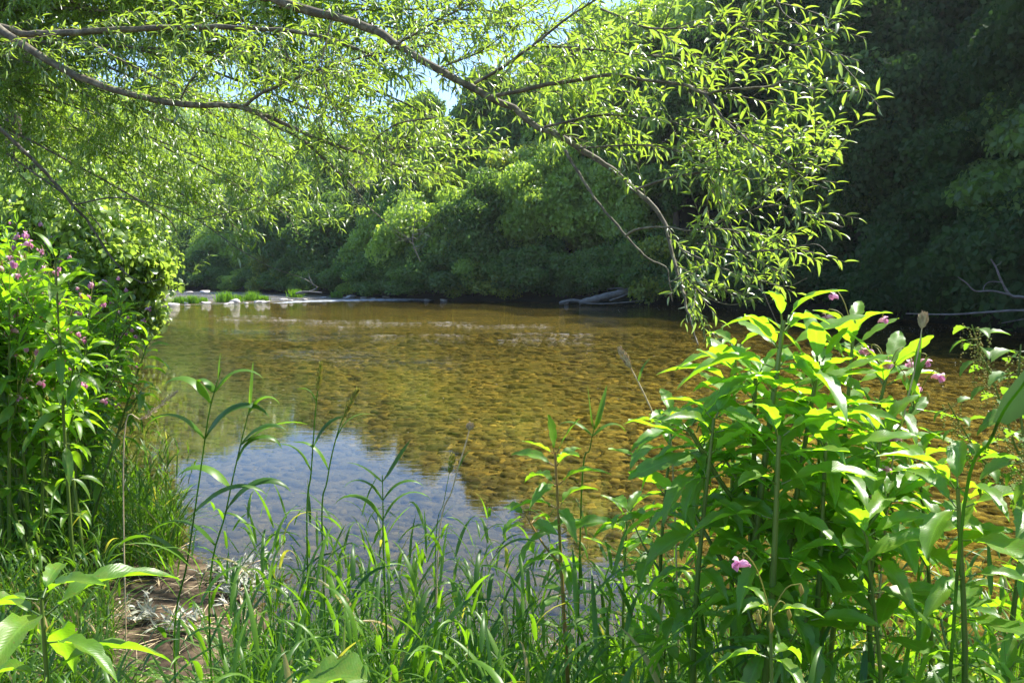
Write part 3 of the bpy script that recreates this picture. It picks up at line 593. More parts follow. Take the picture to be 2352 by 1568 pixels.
build_willow('willow_tree', 'second willow behind the arching limbs, its small pale leaves screening the sky at top left', wb2, root2, 22,
             [root2, root2 + [.5, -.1, 1.8], f2], .3, leafL=.095, twig=.088, tw_len=(.28, .62))
# lower bare branch of the left bank, hanging across the leaning tree
wb3 = [(dline([(-30, 270), (40, 330), (110, 400), (170, 470), (215, 520), (270, 600), (330, 640), (380, 630)], 6.5, 7.0), .022, .006, .3, .25),
       (dline([(170, 470), (260, 455), (360, 470), (450, 505), (540, 570), (620, 615), (690, 640), (730, 662)], 6.8, 6.4), .009, .003, .3, .35),
       (dline([(450, 505), (520, 490), (600, 470), (640, 440)], 6.6, 6.4), .006, .002, .2, .8)]
root3 = np.array([-6.4, 7.2, .4])
build_willow('bare_limbed_willow', 'thin willow with nearly bare dark branches hanging in front of the leaning tree', wb3, root3, 23, [root3, root3 + [.6, -.3, 2.0], P(-30, 270, 6.5)], .09, leafL=.08)

# ---------------------------------------------------------------- riffle stones, driftwood, dead branches
rk = np.random.default_rng(5)
bigs = {}
spots = []
for px_, py_, w_ in [(395, 700, .9), (412, 699, .9), (430, 698, 1.0), (448, 699, .8), (466, 697, .9), (480, 696, .8), (497, 697, .7), (512, 699, .6), (530, 698, .6), (553, 694, 1.3), (568, 697, .8), (584, 695, .9), (600, 694, .9), (616, 693, 1.0),
                     (632, 691, .9), (652, 691, .7), (676, 688, .7), (700, 688, .6), (726, 686, .6), (750, 684, .7), (762, 683, .5), (782, 684, .9), (800, 684, 1.0), (836, 684, .7), (860, 684, .9), (880, 683, .8), (905, 683, .8), (925, 682, 1.1), (948, 683, .9),
                     (375, 661, 1.2), (396, 661, .8), (415, 661, .7), (436, 662, 1.1), (455, 661, 1.2), (470, 662, .7), (520, 661, .8), (538, 662, .7), (372, 703, .6), (985, 689, .6), (1020, 690, .7), (440, 672, .7), (480, 671, 1.2), (690, 674, .9), (715, 673, 1.1), (1290, 697, .7)]:
    v = (784 - py_) / F2; a = R(PITCH); dz = -math.sin(a) + v * math.cos(a); dy = math.cos(a) + v * math.sin(a); d = CAMZ / (-dz) * dy
    spots.append((P(px_, py_, d), w_, px_, py_))
sizes = {.5: 'tiny', .6: 'small', .7: 'small flat', .8: 'flat grey', .9: 'rounded', 1.0: 'pale rounded', 1.1: 'broad grey', 1.2: 'long low', 1.3: 'tall upright pale'}
for (q, w_, px_, py_) in spots:
    if py_ < 665: where = 'on shingle below the far trees'
    elif px_ < 500: where = 'at the left end of the riffle'
    elif px_ < 600: where = 'beside the widest riffle tuft'
    elif px_ < 720: where = 'in the middle of the riffle'
    elif px_ < 870: where = 'in white water right of the riffle'
    else: where = 'on the waterline at the far bank'
    o = ob('river_stone', ROCK[int(rk.integers(5))], label=uniq(f'{sizes[w_]} stone {where}'), cat='stone', group='stones of the riffle and far waterline', loc=(q[0] + rk.normal(0, .35), q[1] + rk.normal(0, .9), rk.uniform(-.01, .05)))
    s_ = w_ * .31 * rk.uniform(.6, 1.35) * np.clip(q[1] / 55, .75, 1.5); o.scale = (s_ * rk.uniform(.9, 1.5), s_, s_ * rk.uniform(.5, .9) * (1.7 if w_ == 1.3 else 1)); o.rotation_euler = (rk.uniform(-.15, .15), rk.uniform(-.15, .15), rk.uniform(0, 6.28))
# blades ------------------------------------------------------------------------------------------
def blades(mb, base, az, L, th0, th1, W, rnd, n=7, m=0, twist=.5, pw=1.4):
    base = np.asarray(base, float); N = len(base); t = np.linspace(0, 1, n + 1); th = th0[:, None] + th1[:, None] * t[None] ** pw
    h = np.stack([np.cos(az), np.sin(az), np.zeros(N)], 1)
    dirs = h[:, None] * np.sin(th)[..., None] + UP * np.cos(th)[..., None]
    step = dirs[:, :-1] * (L / n)[:, None, None]; p = np.concatenate([np.zeros((N, 1, 3)), np.cumsum(step, 1)], 1) + base[:, None]
    sv = np.stack([-np.sin(az), np.cos(az), np.zeros(N)], 1)[:, None]; nv = np.cross(sv, dirs)
    tw = (t[None] * twist * (np.asarray(rnd)[:, None] * 4 - 2)); sd2 = sv * np.cos(tw)[..., None] + nv * np.sin(tw)[..., None]; n2 = np.cross(sd2, dirs)
    wd = (W[:, None] * .5 * np.minimum(1, .35 + 3.2 * t) * (1 - t ** 2.2) + .0004)
    V = np.stack([p - sd2 * wd[..., None] + n2 * wd[..., None] * .35, p, p + sd2 * wd[..., None] + n2 * wd[..., None] * .35], 2)
    K = (n + 1) * 3; i = np.arange(n)[:, None] * 3; j = np.arange(2)[None]; F = np.stack([i + j, i + j + 1, i + 3 + j + 1, i + 3 + j], -1).reshape(-1, 4)
    FF = (F[None] + (np.arange(N) * K)[:, None, None]).reshape(-1, 4)
    A = np.stack(np.broadcast_arrays(t[None, :, None], np.array([-1, 0, 1.])[None, None], np.asarray(rnd)[:, None, None]), -1)
    mb.add(V.reshape(-1, 3), FF, A.reshape(-1, 3), m)
# tufts of grass on the riffle
for (px_, py_, w_, lab) in [(410, 697, 26, 'two-lobed bright grass tuft at the left end of the riffle'), (440, 697, 30, 'tall bright grass tuft behind the left riffle stones'), (466, 694, 18, 'small dim grass tuft between riffle stones'), (518, 694, 40, 'widest bright grass tuft in the riffle'), (545, 693, 26, 'grass tuft left of the tall pale stone'),
                            (580, 691, 34, 'grass tuft right of the tall pale stone'), (605, 691, 20, 'low grass tuft among the pale riffle stones'), (680, 683, 30, 'dark shaded sedge tuft before the dead twigs'), (772, 684, 24, 'lone bright grass tuft at the right end of the riffle')]:
    v = (784 - py_) / F2; a = R(PITCH); dz = -math.sin(a) + v * math.cos(a); d = CAMZ / (-dz) * (math.cos(a) + v * math.sin(a)); c = P(px_, py_, d); W_ = w_ / F2 * d * .85
    n = 420; rr = rk.normal(0, .28, (n, 2)) * W_; mb = MB(); b = np.stack([rr[:, 0], rr[:, 1], np.full(n, .0)], 1)
    blades(mb, b, rk.uniform(0, 6.28, n), rk.uniform(.35, .95, n) * W_ * .95, rk.uniform(0, .35, n), rk.uniform(.1, .9, n), np.full(n, .045), rk.random(n) * .9, 4)
    ob('grass_tuft', mb.mesh('grass_tuft', M['grass']), label=lab, cat='grass tuft', group='grass tufts on the riffle', loc=c)
# foam streaks over the riffle
mb = MB(); n = 900; t = rk.random(n); cx = np.interp(t, [0, .3, 1], [-17, -13, -6.5]); cyy = np.interp(t, [0, .3, 1], [57, 61.5, 63.5]) + rk.normal(0, 1.2, n)
sz_ = rk.uniform(.05, .32, n); an = rk.uniform(0, 6.28, (n, 7)); ang = np.arange(7) * 2 * math.pi / 7
V = np.stack([cx[:, None] + np.cos(ang) * sz_[:, None] * (1 + .4 * np.sin(an)), cyy[:, None] + np.sin(ang) * sz_[:, None] * .4, np.full((n, 7), .012) + rk.random((n, 1)) * .03], -1)
mb.add(V.reshape(-1, 3), np.arange(n * 7).reshape(n, 7), np.full((n * 7, 3), .5)); ob('foam', mb.mesh('foam', M['foam']), kind='stuff', label='white foam where the water runs over the riffle', cat='foam')
def floats():
    mb = MB(); r = np.random.default_rng(4); pts = []
    for (a0, a1, py_, n) in [(1400, 1700, 708, 90), (1900, 2352, 752, 120), (2000, 2352, 762, 60), (1200, 2300, 860, 40), (500, 1500, 940, 30)]:
        for k in range(n):
            px_ = r.uniform(a0, a1); y_ = py_ + r.normal(0, 4 if py_ < 800 else 60); v = (784 - y_) / F2; a = R(PITCH); dz = -math.sin(a) + v * math.cos(a); d = CAMZ / (-dz) * (math.cos(a) + v * math.sin(a)); pts.append(P(px_, y_, d))
    p = np.array(pts); n = len(p); p[:, 2] = .006; k = inside(p[:, 0], p[:, 1]); p = p[k]; n = len(p)
    place(mb, TW, p, r.normal(0, 1, (n, 3)) * [1, 1, .02], np.tile(UP, (n, 1)) + r.normal(0, .1, (n, 3)), r.uniform(.04, .09, n) * np.interp(p[:, 1], [5, 40], [.6, 1.3]), r.random(n))
    ob('floating_leaves', mb.mesh('floating_leaves', M['silver']), kind='stuff', label='pale fallen leaves floating on the still water', cat='fallen leaves')
floats()
# log and dead branches
def branchy(name, label, cat, paths, mat, group=None, partname='branch'):
    base = np.array(paths[0][0][0]); e = None
    for i, (pts, r0, r1) in enumerate(paths):
        mb = MB(); p = spline(np.array(pts), 6) - base; n = len(p); rr = np.linspace(r0, r1, n) * (1 + .10 * rk.standard_normal(n)); tube(mb, p, rr, 10 if r0 > .1 else 6)
        if i == 0:
            e = ob(name, mb.mesh(name, M[mat]), label=label, cat=cat, group=group, loc=base)
        else: ob(partname, mb.mesh(partname, M[mat]), e)
    return e
branchy('driftwood_log', 'pale grey driftwood log slanting out of the water at the far bank', 'log',
        [([P(1330, 695, 52), P(1370, 686, 52), P(1410, 676, 52.5), P(1450, 669, 53), P(1500, 664, 54.5), P(1560, 655, 57)], .20, .34), ([P(1440, 668, 52.3), P(1425, 662, 51.8), P(1395, 664, 51.3)], .07, .03), ([P(1400, 690, 51.5), P(1430, 680, 51.5), P(1445, 672, 51.8)], .05, .03),
         ([P(1285, 697, 51.5), P(1310, 690, 51.8), P(1345, 694, 52)], .12, .10), ([P(1345, 697, 51.4), P(1400, 697, 51.4), P(1480, 690, 51.4)], .05, .03)], 'deadwood')
branchy('dead_branch', 'forked bare grey branch rising from the right edge over dark water', 'branch',
        [([P(2420, 695, 23.6), P(2352, 683, 23.6), P(2320, 677, 23.6), P(2300, 645, 23.6), P(2288, 615, 23.6), P(2276, 595, 23.6)], .055, .02), ([P(2320, 677, 23.6), P(2280, 668, 23.4), P(2240, 668, 23.2), P(2220, 650, 23.1), P(2200, 636, 23.1)], .035, .012),
         ([P(2302, 648, 23.6), P(2275, 647, 23.4), P(2262, 655, 23.3), P(2258, 668, 23.3)], .018, .009), ([P(2284, 612, 23.6), P(2296, 606, 23.6), P(2300, 600, 23.6)], .012, .005)], 'deadwood')
branchy('fallen_pole', 'long thin bare pole lying just above the water at right', 'branch',
        [([P(2420, 712, 23.1), P(2330, 713, 23.4), P(2250, 718, 23.6), P(2180, 722, 23.6), P(2080, 720, 24.6)], .045, .015), ([P(2400, 730, 23.2), P(2350, 733, 23.0), P(2300, 742, 22.8)], .02, .01)], 'deadwood')
branchy('dead_twigs', 'forked pale dead twigs standing at the riffle beside shaded sedge', 'branch',
        [([P(690, 675, 66), P(715, 668, 66), P(728, 660, 66), P(712, 648, 66), P(700, 640, 66)], .07, .03), ([P(720, 656, 66), P(712, 640, 66), P(708, 628, 66)], .04, .02), ([P(680, 674, 65), P(700, 670, 65), P(740, 672, 65)], .10, .06)], 'deadwood')
branchy('grey_twiggy_snag', 'pale leafless twiggy snag among trees left of centre', 'branch',
        [([P(965, 600, 54), P(948, 555, 53.6), P(952, 500, 53.4), P(940, 440, 53.2)], .04, .012)] + [([P(948 + rk.uniform(-4, 4), y0, 53.4), P(948 + dx * .5, y0 - rk.uniform(-5, 25), 53.2), P(948 + dx, y0 - rk.uniform(-10, 50), 53.0)], .016, .006) for y0, dx in 2 * [(570, 40), (560, -35), (540, 45), (520, -40), (510, 38), (500, -30), (490, 30), (480, -28), (530, 60), (470, 25), (550, -60), (545, 25)]], 'deadwood')
# water weed mats at the surface
def weedmat():
    mb = MB(); r = np.random.default_rng(9); bands = [(480, 620, 726), (500, 660, 730), (490, 720, 735), (620, 870, 737), (700, 960, 742), (820, 1080, 742), (1000, 1250, 748), (560, 680, 736), (760, 860, 752), (960, 1080, 771), (860, 960, 770), (1180, 1380, 768), (1150, 1300, 782), (1080, 1260, 752), (1300, 1360, 790)]
    for (a0, a1, py_) in bands:
        v = (784 - py_) / F2; a = R(PITCH); dz = -math.sin(a) + v * math.cos(a); d = CAMZ / (-dz) * (math.cos(a) + v * math.sin(a)); x0, x1 = P(a0, py_, d)[0], P(a1, py_, d)[0]
        n = int(11 * (x1 - x0)); x = r.uniform(x0, x1, n); y = d + r.normal(0, .22, n) + .25 * np.sin(x * 1.7)
        b = np.stack([x, y, np.full(n, .004)], 1)
        blades(mb, b, r.choice([0, math.pi], n) + r.normal(0, .3, n), r.uniform(.10, .35, n), np.full(n, 1.45), np.full(n, .10), np.full(n, .014), r.random(n), 3)
        k = n // 4; blades(mb, b[:k], r.uniform(0, 6.28, k), r.uniform(.04, .10, k), np.full(k, .1), np.full(k, .2), np.full(k, .012), r.random(k), 2)
    ob('water_weed', mb.mesh('water_weed', M['weed']), kind='stuff', label='pale strands of water weed flowering at the surface in mid river', cat='water weed')
weedmat()
# ---------------------------------------------------------------- balsam
TB = leaf_tpl(12, (-1, -.5, 0, .5, 1), 0.165, 0.35, 0.38, 0.75, 0.85, serr=.07, wave=.14)
TB2 = leaf_tpl(12, (-1, -.5, 0, .5, 1), 0.145, 0.5, 0.55, 0.7, 0.95, serr=.08, wave=.22)
TB3 = leaf_tpl(12, (-1, -.5, 0, .5, 1), 0.18, 0.15, 0.12, 0.8, 0.8, serr=.06, wave=.10)
TBs = leaf_tpl(6, (-1, 0, 1), 0.16, 0.35, 0.4, 0.7, 0.85)
def flower_mesh():
    mb = MB(); V = IV2 * np.array([.011, .016, .010]) + [0, 0, -.012]; V[:, 2] -= .006 * (V[:, 1] / .016) ** 2
    mb.add(V, IF2, np.full((len(V), 3), .7))
    tp = leaf_tpl(4, (-1, 0, 1), .6, .5, .5, .5, .5)
    for yd, zd, L, c in [((0.5, .8, -.6), (0, .4, 1), .024, .2), ((-.5, .8, -.6), (0, .4, 1), .024, .2), ((0, .5, .9), (0, -1, .5), .019, .9), ((.2, .9, -.9), (0, .5, .6), .018, .4)]:
        place(mb, tp, np.array([[0, .012, -.008]]), np.array([yd], float), np.array([zd], float), L, np.array([c]))
    tube(mb, spline([(0, -.012, -.016), (0, -.018, -.02), (0, -.016, -.026)], 3), np.linspace(.003, .001, 7), 5, rnd=.9)
    return mb.mesh('flower', M['petal'])
FLOWER = flower_mesh()
def balsam(base, top, seed, n_nodes=9, leafL=.16, start=.3, flowers=0, rad=.014, hi=True, sideb=0, label=None, group=None, red=False, droop=0.0, name='balsam_plant', pods=4):
    r = np.random.default_rng(seed); base = np.array(base, float); T = np.array(top, float) - base; h = np.linalg.norm(T)
    e = ob(name, None, label=label, cat='flowering plant' if flowers else 'plant', group=group, loc=base)
    bow = r.normal(0, .018, 3) * h; bow[2] = 0
    path = spline([np.zeros(3), T * .35 + bow * .7 + [0, 0, .02 * h], T * .7 + bow, T], 6)
    st = MB(); lv = MB(); n = len(path); rr = np.linspace(rad, rad * .35, n); 
    tube(st, path, rr, 7)
    def whorls(path, nodes, LL, f0):
        cs = np.linspace(0, 1, len(path))
        for k in range(nodes):
            f = f0 + (1 - f0) * (1 - (1 - k / max(nodes - 1, 1)) ** 1.35); q = np.array([np.interp(f, cs, path[:, c]) for c in range(3)]); i = min(int(f * (len(path) - 1)), len(path) - 2); D = nrm(path[i + 1] - path[i])
            g = (k + .3) / nodes; tilt = np.interp(g, [0, .5, .85, 1], [1.65, 1.3, .95, .35]); L = LL * np.interp(g, [0, .3, .75, .93, 1], [.5, .85, 1.0, .7, .42])
            m = 3; a = np.arange(m) * 2 * math.pi / m + k * 1.05 + r.uniform(-.25, .25, m)
            s1 = nrm(np.cross(D, [0.2, 1, .1])); s2 = np.cross(D, s1); out = s1 * np.cos(a)[:, None] + s2 * np.sin(a)[:, None]
            tl = tilt + r.normal(0, .22, m) + droop; yd = out * np.sin(tl)[:, None] + D * np.cos(tl)[:, None]; nn = D * np.sin(tl)[:, None] - out * np.cos(tl)[:, None] + r.normal(0, .18, (m, 3))
            pet = .022 * L / .15; p0 = q + out * rad * .6
            for j in range(m): tube(st, np.array([p0[j], p0[j] + yd[j] * pet]), [.0022, .0018], 4)
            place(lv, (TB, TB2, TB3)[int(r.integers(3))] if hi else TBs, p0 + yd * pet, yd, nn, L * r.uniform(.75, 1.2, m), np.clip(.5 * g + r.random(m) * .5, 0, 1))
    whorls(path, n_nodes, leafL, start)
    tips = [path[-1]]
    for k in range(sideb):
        f = r.uniform(.45, .8); i = int(f * (n - 1)); a = r.uniform(0, 6.28); Lb = h * r.uniform(.10, .18); q = path[i]
        d = np.array([math.cos(a) * .6, math.sin(a) * .6, .8]); bp = spline([q, q + d * Lb * .5 + [0, 0, -.01], q + d * Lb + [0, 0, .05 * Lb]], 4)
        tube(st, bp, np.linspace(rad * .45, rad * .25, len(bp)), 5); whorls(bp, 4, leafL * .8, .4); tips.append(bp[-1])
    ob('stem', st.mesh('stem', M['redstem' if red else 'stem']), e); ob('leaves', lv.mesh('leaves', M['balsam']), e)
    if flowers:
        ped = MB()
        for k in range(flowers):
            tpt = tips[k % len(tips)]; a = r.uniform(0, 6.28); R_ = r.uniform(.04, .12); zz = r.uniform(.02, .14)
            q = tpt + np.array([math.cos(a) * R_, math.sin(a) * R_, zz]); pth = spline([tpt, (tpt + q) / 2 + [0, 0, .03], q + [0, 0, .012], q], 3); tube(ped, pth, .0013, 4)
            fo = ob('flower', FLOWER, e, loc=q); s_ = r.uniform(.55, .85); fo.scale = (s_, s_, s_); fo.rotation_euler = (r.uniform(-.4, .4), r.uniform(-.3, .3), a - 1.57)
        for k in range(pods):
            tpt = tips[k % len(tips)]; a = r.uniform(0, 6.28); q = tpt + np.array([math.cos(a) * .05, math.sin(a) * .05, r.uniform(-.01, .07)]); tube(ped, spline([tpt, (tpt + q) / 2 + [0, 0, .02], q], 3), .0013, 4)
            tube(ped, spline([q, q + [0, 0, -.008], q + [.002, 0, -.016], q + [0, 0, -.024]], 2), np.array([.001, .003, .0042, .0045, .004, .002, .0008]), 6, rnd=.8)
        ob('flower_stalks', ped.mesh('flower_stalks', M['pod']), e)  # mesh holds only stalks and seed pods; the blooms are separate objects
    return e
def G(px_, d): 
    x = (px_ - 1176) / F2 * d; return np.array([x, d, ground_z(x, d)])
# big plants at the right, each placed where it stands
spec = [
 # base px, d, top px, py, d, nodes, leafL, flowers, rad, side, label
 ((1690, 1.95), (1800, 735, 1.95), 13, .165, 0, .017, 3, 'tallest balsam on the right, its topmost leaf held upright against the dark water', 31, .25),
 ((1690, 2.05), (1735, 860, 2.0), 11, .15, 0, .015, 2, 'balsam with white glinting leaves just left of the tallest one', 32, .35),
 ((1720, 1.8), (1790, 1000, 1.75), 7, .15, 0, .015, 2, 'balsam with a radiating whorl of silvery leaves below the tallest head', 33, .35),
 ((1850, 2.3), (1960, 770, 2.2), 10, .14, 14, .013, 3, 'balsam bearing the high pink flowers behind the tallest plant', 34, .35),
 ((1900, 2.1), (2040, 850, 2.1), 8, .15, 11, .012, 2, 'balsam with pink flowers on long stalks beside the drooping seed head', 35, .35),
 ((2100, 1.9), (2020, 1000, 1.9), 7, .15, 0, .012, 2, 'broad-leaved balsam under the pink flowers at right', 36, .4),
 ((2250, 1.7), (2200, 1120, 1.65), 6, .15, 0, .012, 1, 'balsam with wide lit leaves marked by a round shadow at right', 37, .4),
 ((2180, 2.0), (2110, 1060, 2.0), 6, .14, 0, .010, 1, 'balsam with a folded upright leaf beneath the nettles', 38, .4),
 ((1730, 2.25), (1690, 800, 2.2), 11, .14, 0, .012, 1, 'balsam behind the left shoulder of the tallest one, its top leaf pointing left', 51, .4),
 ((1790, 2.0), (1880, 830, 1.95), 11, .15, 0, .014, 1, 'balsam packed against the right side of the tallest one', 52, .4),
 ((1850, 1.9), (1900, 960, 1.85), 9, .15, 0, .012, 1, 'balsam with long wavy sunlit leaves in front of the pink flowers', 53, .4),
 ((1620, 1.9), (1640, 960, 1.85), 8, .14, 0, .012, 1, 'balsam with dark drooping lower leaves left of the silvery whorl', 54, .4),
 ((1340, 2.3), (1275, 1040, 2.3), 9, .12, 0, .010, 1, 'slender balsam with a yellowish jointed stem left of the big clump', 39, .2),
 ((1480, 2.4), (1440, 1190, 2.4), 6, .10, 0, .008, 1, 'short dark balsam between the slender one and the big clump', 40, .3),
 ((1570, 2.2), (1545, 960, 2.2), 9, .12, 0, .010, 2, 'bushy balsam at the left flank of the big clump', 41, .3),
 ((1790, 1.35), (1770, 1410, 1.35), 3, .08, 1, .008, 0, 'low balsam with a single pale pink bloom near the bottom edge', 42, .5),
 ((2080, 1.7), (1990, 1230, 1.7), 5, .13, 0, .009, 1, 'half-shaded balsam low between the thick stems and the right edge', 44, .4),
 ((2390, 1.9), (2380, 1080, 1.9), 7, .14, 0, .012, 1, 'balsam reaching in from the right edge beside the nettles', 46, .4),
 ((2000, 2.3), (1880, 1010, 2.2), 7, .13, 0, .011, 2, 'balsam crowded in the middle of the big clump', 47, .4),
]
for (b, t, nn_, LL, fl, rd, sb, lab, sd_, st_) in spec:
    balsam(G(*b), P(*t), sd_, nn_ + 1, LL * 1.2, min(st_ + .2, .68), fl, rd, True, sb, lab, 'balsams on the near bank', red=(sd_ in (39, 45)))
# bottom-left young plant seen from above
balsam(G(60, 1.5) + [0, 0, 0], P(95, 1375, 1.45), 50, 6, .19, .72, 0, .010, True, 0, 'young balsam with large serrated leaves in the bottom left corner', 'balsams on the near bank', droop=.1)
# thicket on the left bank: prototypes then copies
protos = [balsam((0, 0, 0), (.1 * k - .2, .05, 1.0 + .04 * k), 60 + k, 12, .14, .15, 10 if k < 3 else (4 if k == 3 else 0), .010, k < 2, 4, 'balsam', 'balsams in the left thicket') for k in range(5)]
ti = np.random.default_rng(13); first = set(); cnt = 0
labs = ['balsam at the river edge of the left thicket, pink flowers hanging over water', 'tallest balsam at the top of the left thicket below the leaning tree', 'leafy balsam at the foot of the left thicket above the grass']
for k in range(190):
    d = ti.uniform(4.4, 11); top_px = 232 - 20 * abs(ti.normal()); x = (ti.uniform(-230, 205) - 1176) / F2 * d
    # profile: the clump steps down towards the water
    px_ = 1176 + x / d * F2; topy = np.interp(px_, [-300, 0, 60, 160, 215, 240], [520, 545, 575, 640, 740, 880]) + ti.uniform(0, 260)
    topz = P(px_, topy, d)[2]; gz = max(ground_z(x, d), 0.0); h = topz - gz
    if h < .55: continue
    h = min(h, 2.7)
    pk = int(ti.integers(5)); src = protos[pk]
    if pk not in first: first.add(pk); o = src
    else: o = copy_tree(src)
    cnt += 1; o.location = (x, d, gz); s_ = h / 1.08; o.scale = (min(s_, 1.35), min(s_, 1.35), s_); o.rotation_euler = (ti.uniform(-.12, .12), ti.uniform(-.05, .2), ti.uniform(0, 6.28))
    o['label'] = 'pink-flowered balsam in the dense thicket on the left bank' if pk < 4 else 'flowerless balsam in the dense thicket on the left bank'
    o['category'] = 'flowering plant' if pk < 4 else 'plant'
# ---------------------------------------------------------------- nettles
TN = leaf_tpl(8, (-1, -.5, 0, .5, 1), 0.30, 0.3, 0.4, 0.45, 0.9, serr=.12)
def nettle(pts, seed, label, n_nodes=9, L=.06):
    r = np.random.default_rng(seed); p = spline(np.array(pts), 6); base = p[0].copy(); p = p - base; e = ob('nettle', None, label=label, cat='plant', group='nettles at the right edge', loc=base)
    st, lv, ct = MB(), MB(), MB(); tube(st, p, np.linspace(.004, .0015, len(p)), 5)
    for k in range(n_nodes):
        f = .35 + .65 * k / (n_nodes - 1); i = min(int(f * (len(p) - 1)), len(p) - 2); D = nrm(p[i + 1] - p[i]); q = p[i]; a = k * 1.57 + r.uniform(-.3, .3); s1 = nrm(np.cross(D, [0, 1, .2])); s2 = np.cross(D, s1)
        for sg in (1, -1):
            out = sg * (s1 * math.cos(a) + s2 * math.sin(a)); yd = nrm(out + D * .2 + [0, 0, -.1]); tube(st, np.array([q, q + yd * .02]), .0009, 4)
            place(lv, TN, (q + yd * .02)[None], yd[None], (np.array([0, 0, 1.]) + r.normal(0, .3, 3))[None], L * (1.15 - .5 * f) * r.uniform(.8, 1.2), np.array([r.random()]))
            for c in range(3):
                hd = q + out * .012 + r.normal(0, .006, 3); m = 9
                for b in range(m):
                    z = b * .006 * r.uniform(.9, 1.2); V = IV1 * .0022 * r.uniform(.7, 1.3) + hd + np.array([r.normal(0, .002) + out[0] * .01, r.normal(0, .002), -z]); ct.add(V, IF1, np.full((len(V), 3), r.random()))
    ob('stem', st.mesh('stem', M['stem']), e); ob('leaves', lv.mesh('leaves', M['nettle']), e); ob('seed_sprays', ct.mesh('seed_sprays', M['pod']), e)
nettle([G(2480, 1.9), P(2420, 1300, 1.85), P(2330, 1020, 1.8), P(2290, 900, 1.8), P(2255, 810, 1.8), P(2232, 745, 1.8)], 71, 'tallest nettle, its seed tassels hanging beside the right edge', 10, .062)
nettle([G(2420, 2.0), P(2370, 1250, 1.9), P(2310, 1120, 1.9), P(2260, 1060, 1.9), P(2215, 990, 1.9), P(2178, 925, 1.9)], 72, 'nettle leaning left beneath the tallest nettle', 9, .055)
nettle([G(2460, 1.6), P(2400, 1250, 1.55), P(2360, 1060, 1.5), P(2340, 900, 1.5), P(2345, 790, 1.5)], 73, 'nettle partly out of frame with dense tassels and a large folded blade', 9, .07)
# ---------------------------------------------------------------- tall reeds and seed heads
def reed(pts, label, leaves, seed, head=None, rad=.0034, dry=False, leafm='grass', group='tall grasses on the near bank', name='tall_grass'):
    r = np.random.default_rng(seed); p = spline(np.array(pts), 6); base = p[0].copy(); p = p - base; e = ob(name, None, label=label, cat='tall grass', group=group, loc=base)
    st = MB(); tube(st, p, np.linspace(rad, rad * .45, len(p)), 5, rnd=.3); ob('stem', st.mesh('stem', M['straw' if dry else 'grass']), e)
    if leaves:
        lv = MB()
        for (f, az, L, th0, th1, W) in leaves:
            i = min(int(f * (len(p) - 1)), len(p) - 1); blades(lv, p[i][None], np.array([az]), np.array([L * .8]), np.array([th0]), np.array([th1 * 1.2]), np.array([W * 2.3]), np.array([r.random() * .8]), 10)
        ob('leaves', lv.mesh('leaves', M[leafm]), e)
    if head:
        hm = MB(); f0, wd, m = head; cs = np.linspace(0, 1, len(p)); N = m; f = f0 + (1 - f0) * r.random(N) ; q = np.stack([np.interp(f, cs, p[:, c]) for c in range(3)], 1)
        env = np.sin(np.clip((f - f0) / (1 - f0), 0, 1) * math.pi) ** .6; a = r.uniform(0, 6.28, N); T = nrm(p[-1] - p[-4]); s1 = nrm(np.cross(T, [0.1, 1, 0])); s2 = np.cross(T, s1)
        out = s1 * np.cos(a)[:, None] + s2 * np.sin(a)[:, None]; q = q + out * (wd * env * r.random(N) ** .5)[:, None]
        place(hm, leaf_tpl(2, (-1, 0, 1), .22, .6, 0, .6, .8), q, T + out * .35, out, r.uniform(.010, .017, N), r.random(N)); ob('seed_head', hm.mesh('seed_head', M['straw'] if dry else M['pod']), e)
    return e
PI = math.pi
reed([G(385, 2.15), P(400, 1500, 2.15), P(430, 1290, 2.15), P(455, 1120, 2.15), P(478, 960, 2.15), P(492, 900, 2.15), P(508, 845, 2.15)], 'tall broad-bladed grass at left with arching leaves and pointed tip',
     [(.62, PI + .2, .26, .5, 2.0, .020), (.62, .3, .3, .4, 2.1, .020), (.75, PI, .22, .4, 1.9, .02), (.86, .1, .22, .5, 1.9, .020), (.86, PI - .3, .12, .25, 2.6, .018), (.94, .2, .10, .05, .2, .010), (.45, 0.2, .3, .7, 1.6, .02), (.35, PI, .3, .6, 1.7, .02)], 81)
reed([G(470, 2.2), P(480, 1400, 2.2), P(520, 1170, 2.2), P(548, 1040, 2.2), P(575, 930, 2.2)], 'tall broad-bladed grass whose top blade points high over the water',
     [(.98, .35, .19, .05, .15, .016), (.97, .1, .16, .35, 2.3, .018), (.82, .0, .20, .6, 1.5, .014), (.82, .4, .26, .9, 1.0, .012), (.72, .1, .24, .3, 2.4, .018), (.62, PI, .25, .6, 1.9, .018), (.5, .1, .3, .5, 1.9, .02), (.4, PI + .3, .3, .5, 2.0, .02)], 82)
reed([G(700, 2.4), P(705, 1250, 2.4), P(715, 1080, 2.4), P(725, 940, 2.4), P(737, 835, 2.4)], 'slim grass with a pale green panicle over the sky reflection', [(.8, PI, .10, .3, 1.6, .008), (.6, .2, .2, .3, 1.2, .010), (.5, PI, .2, .3, 1.5, .010)], 83, (.84, .006, 120))
reed([G(745, 2.4), P(740, 1250, 2.4), P(752, 1100, 2.4), P(780, 980, 2.4), P(820, 895, 2.4)], 'slim grass with a purplish brown drooping panicle', [(.7, .2, .22, .3, 1.6, .009), (.55, PI, .2, .3, 1.4, .01)], 84, (.80, .006, 150))
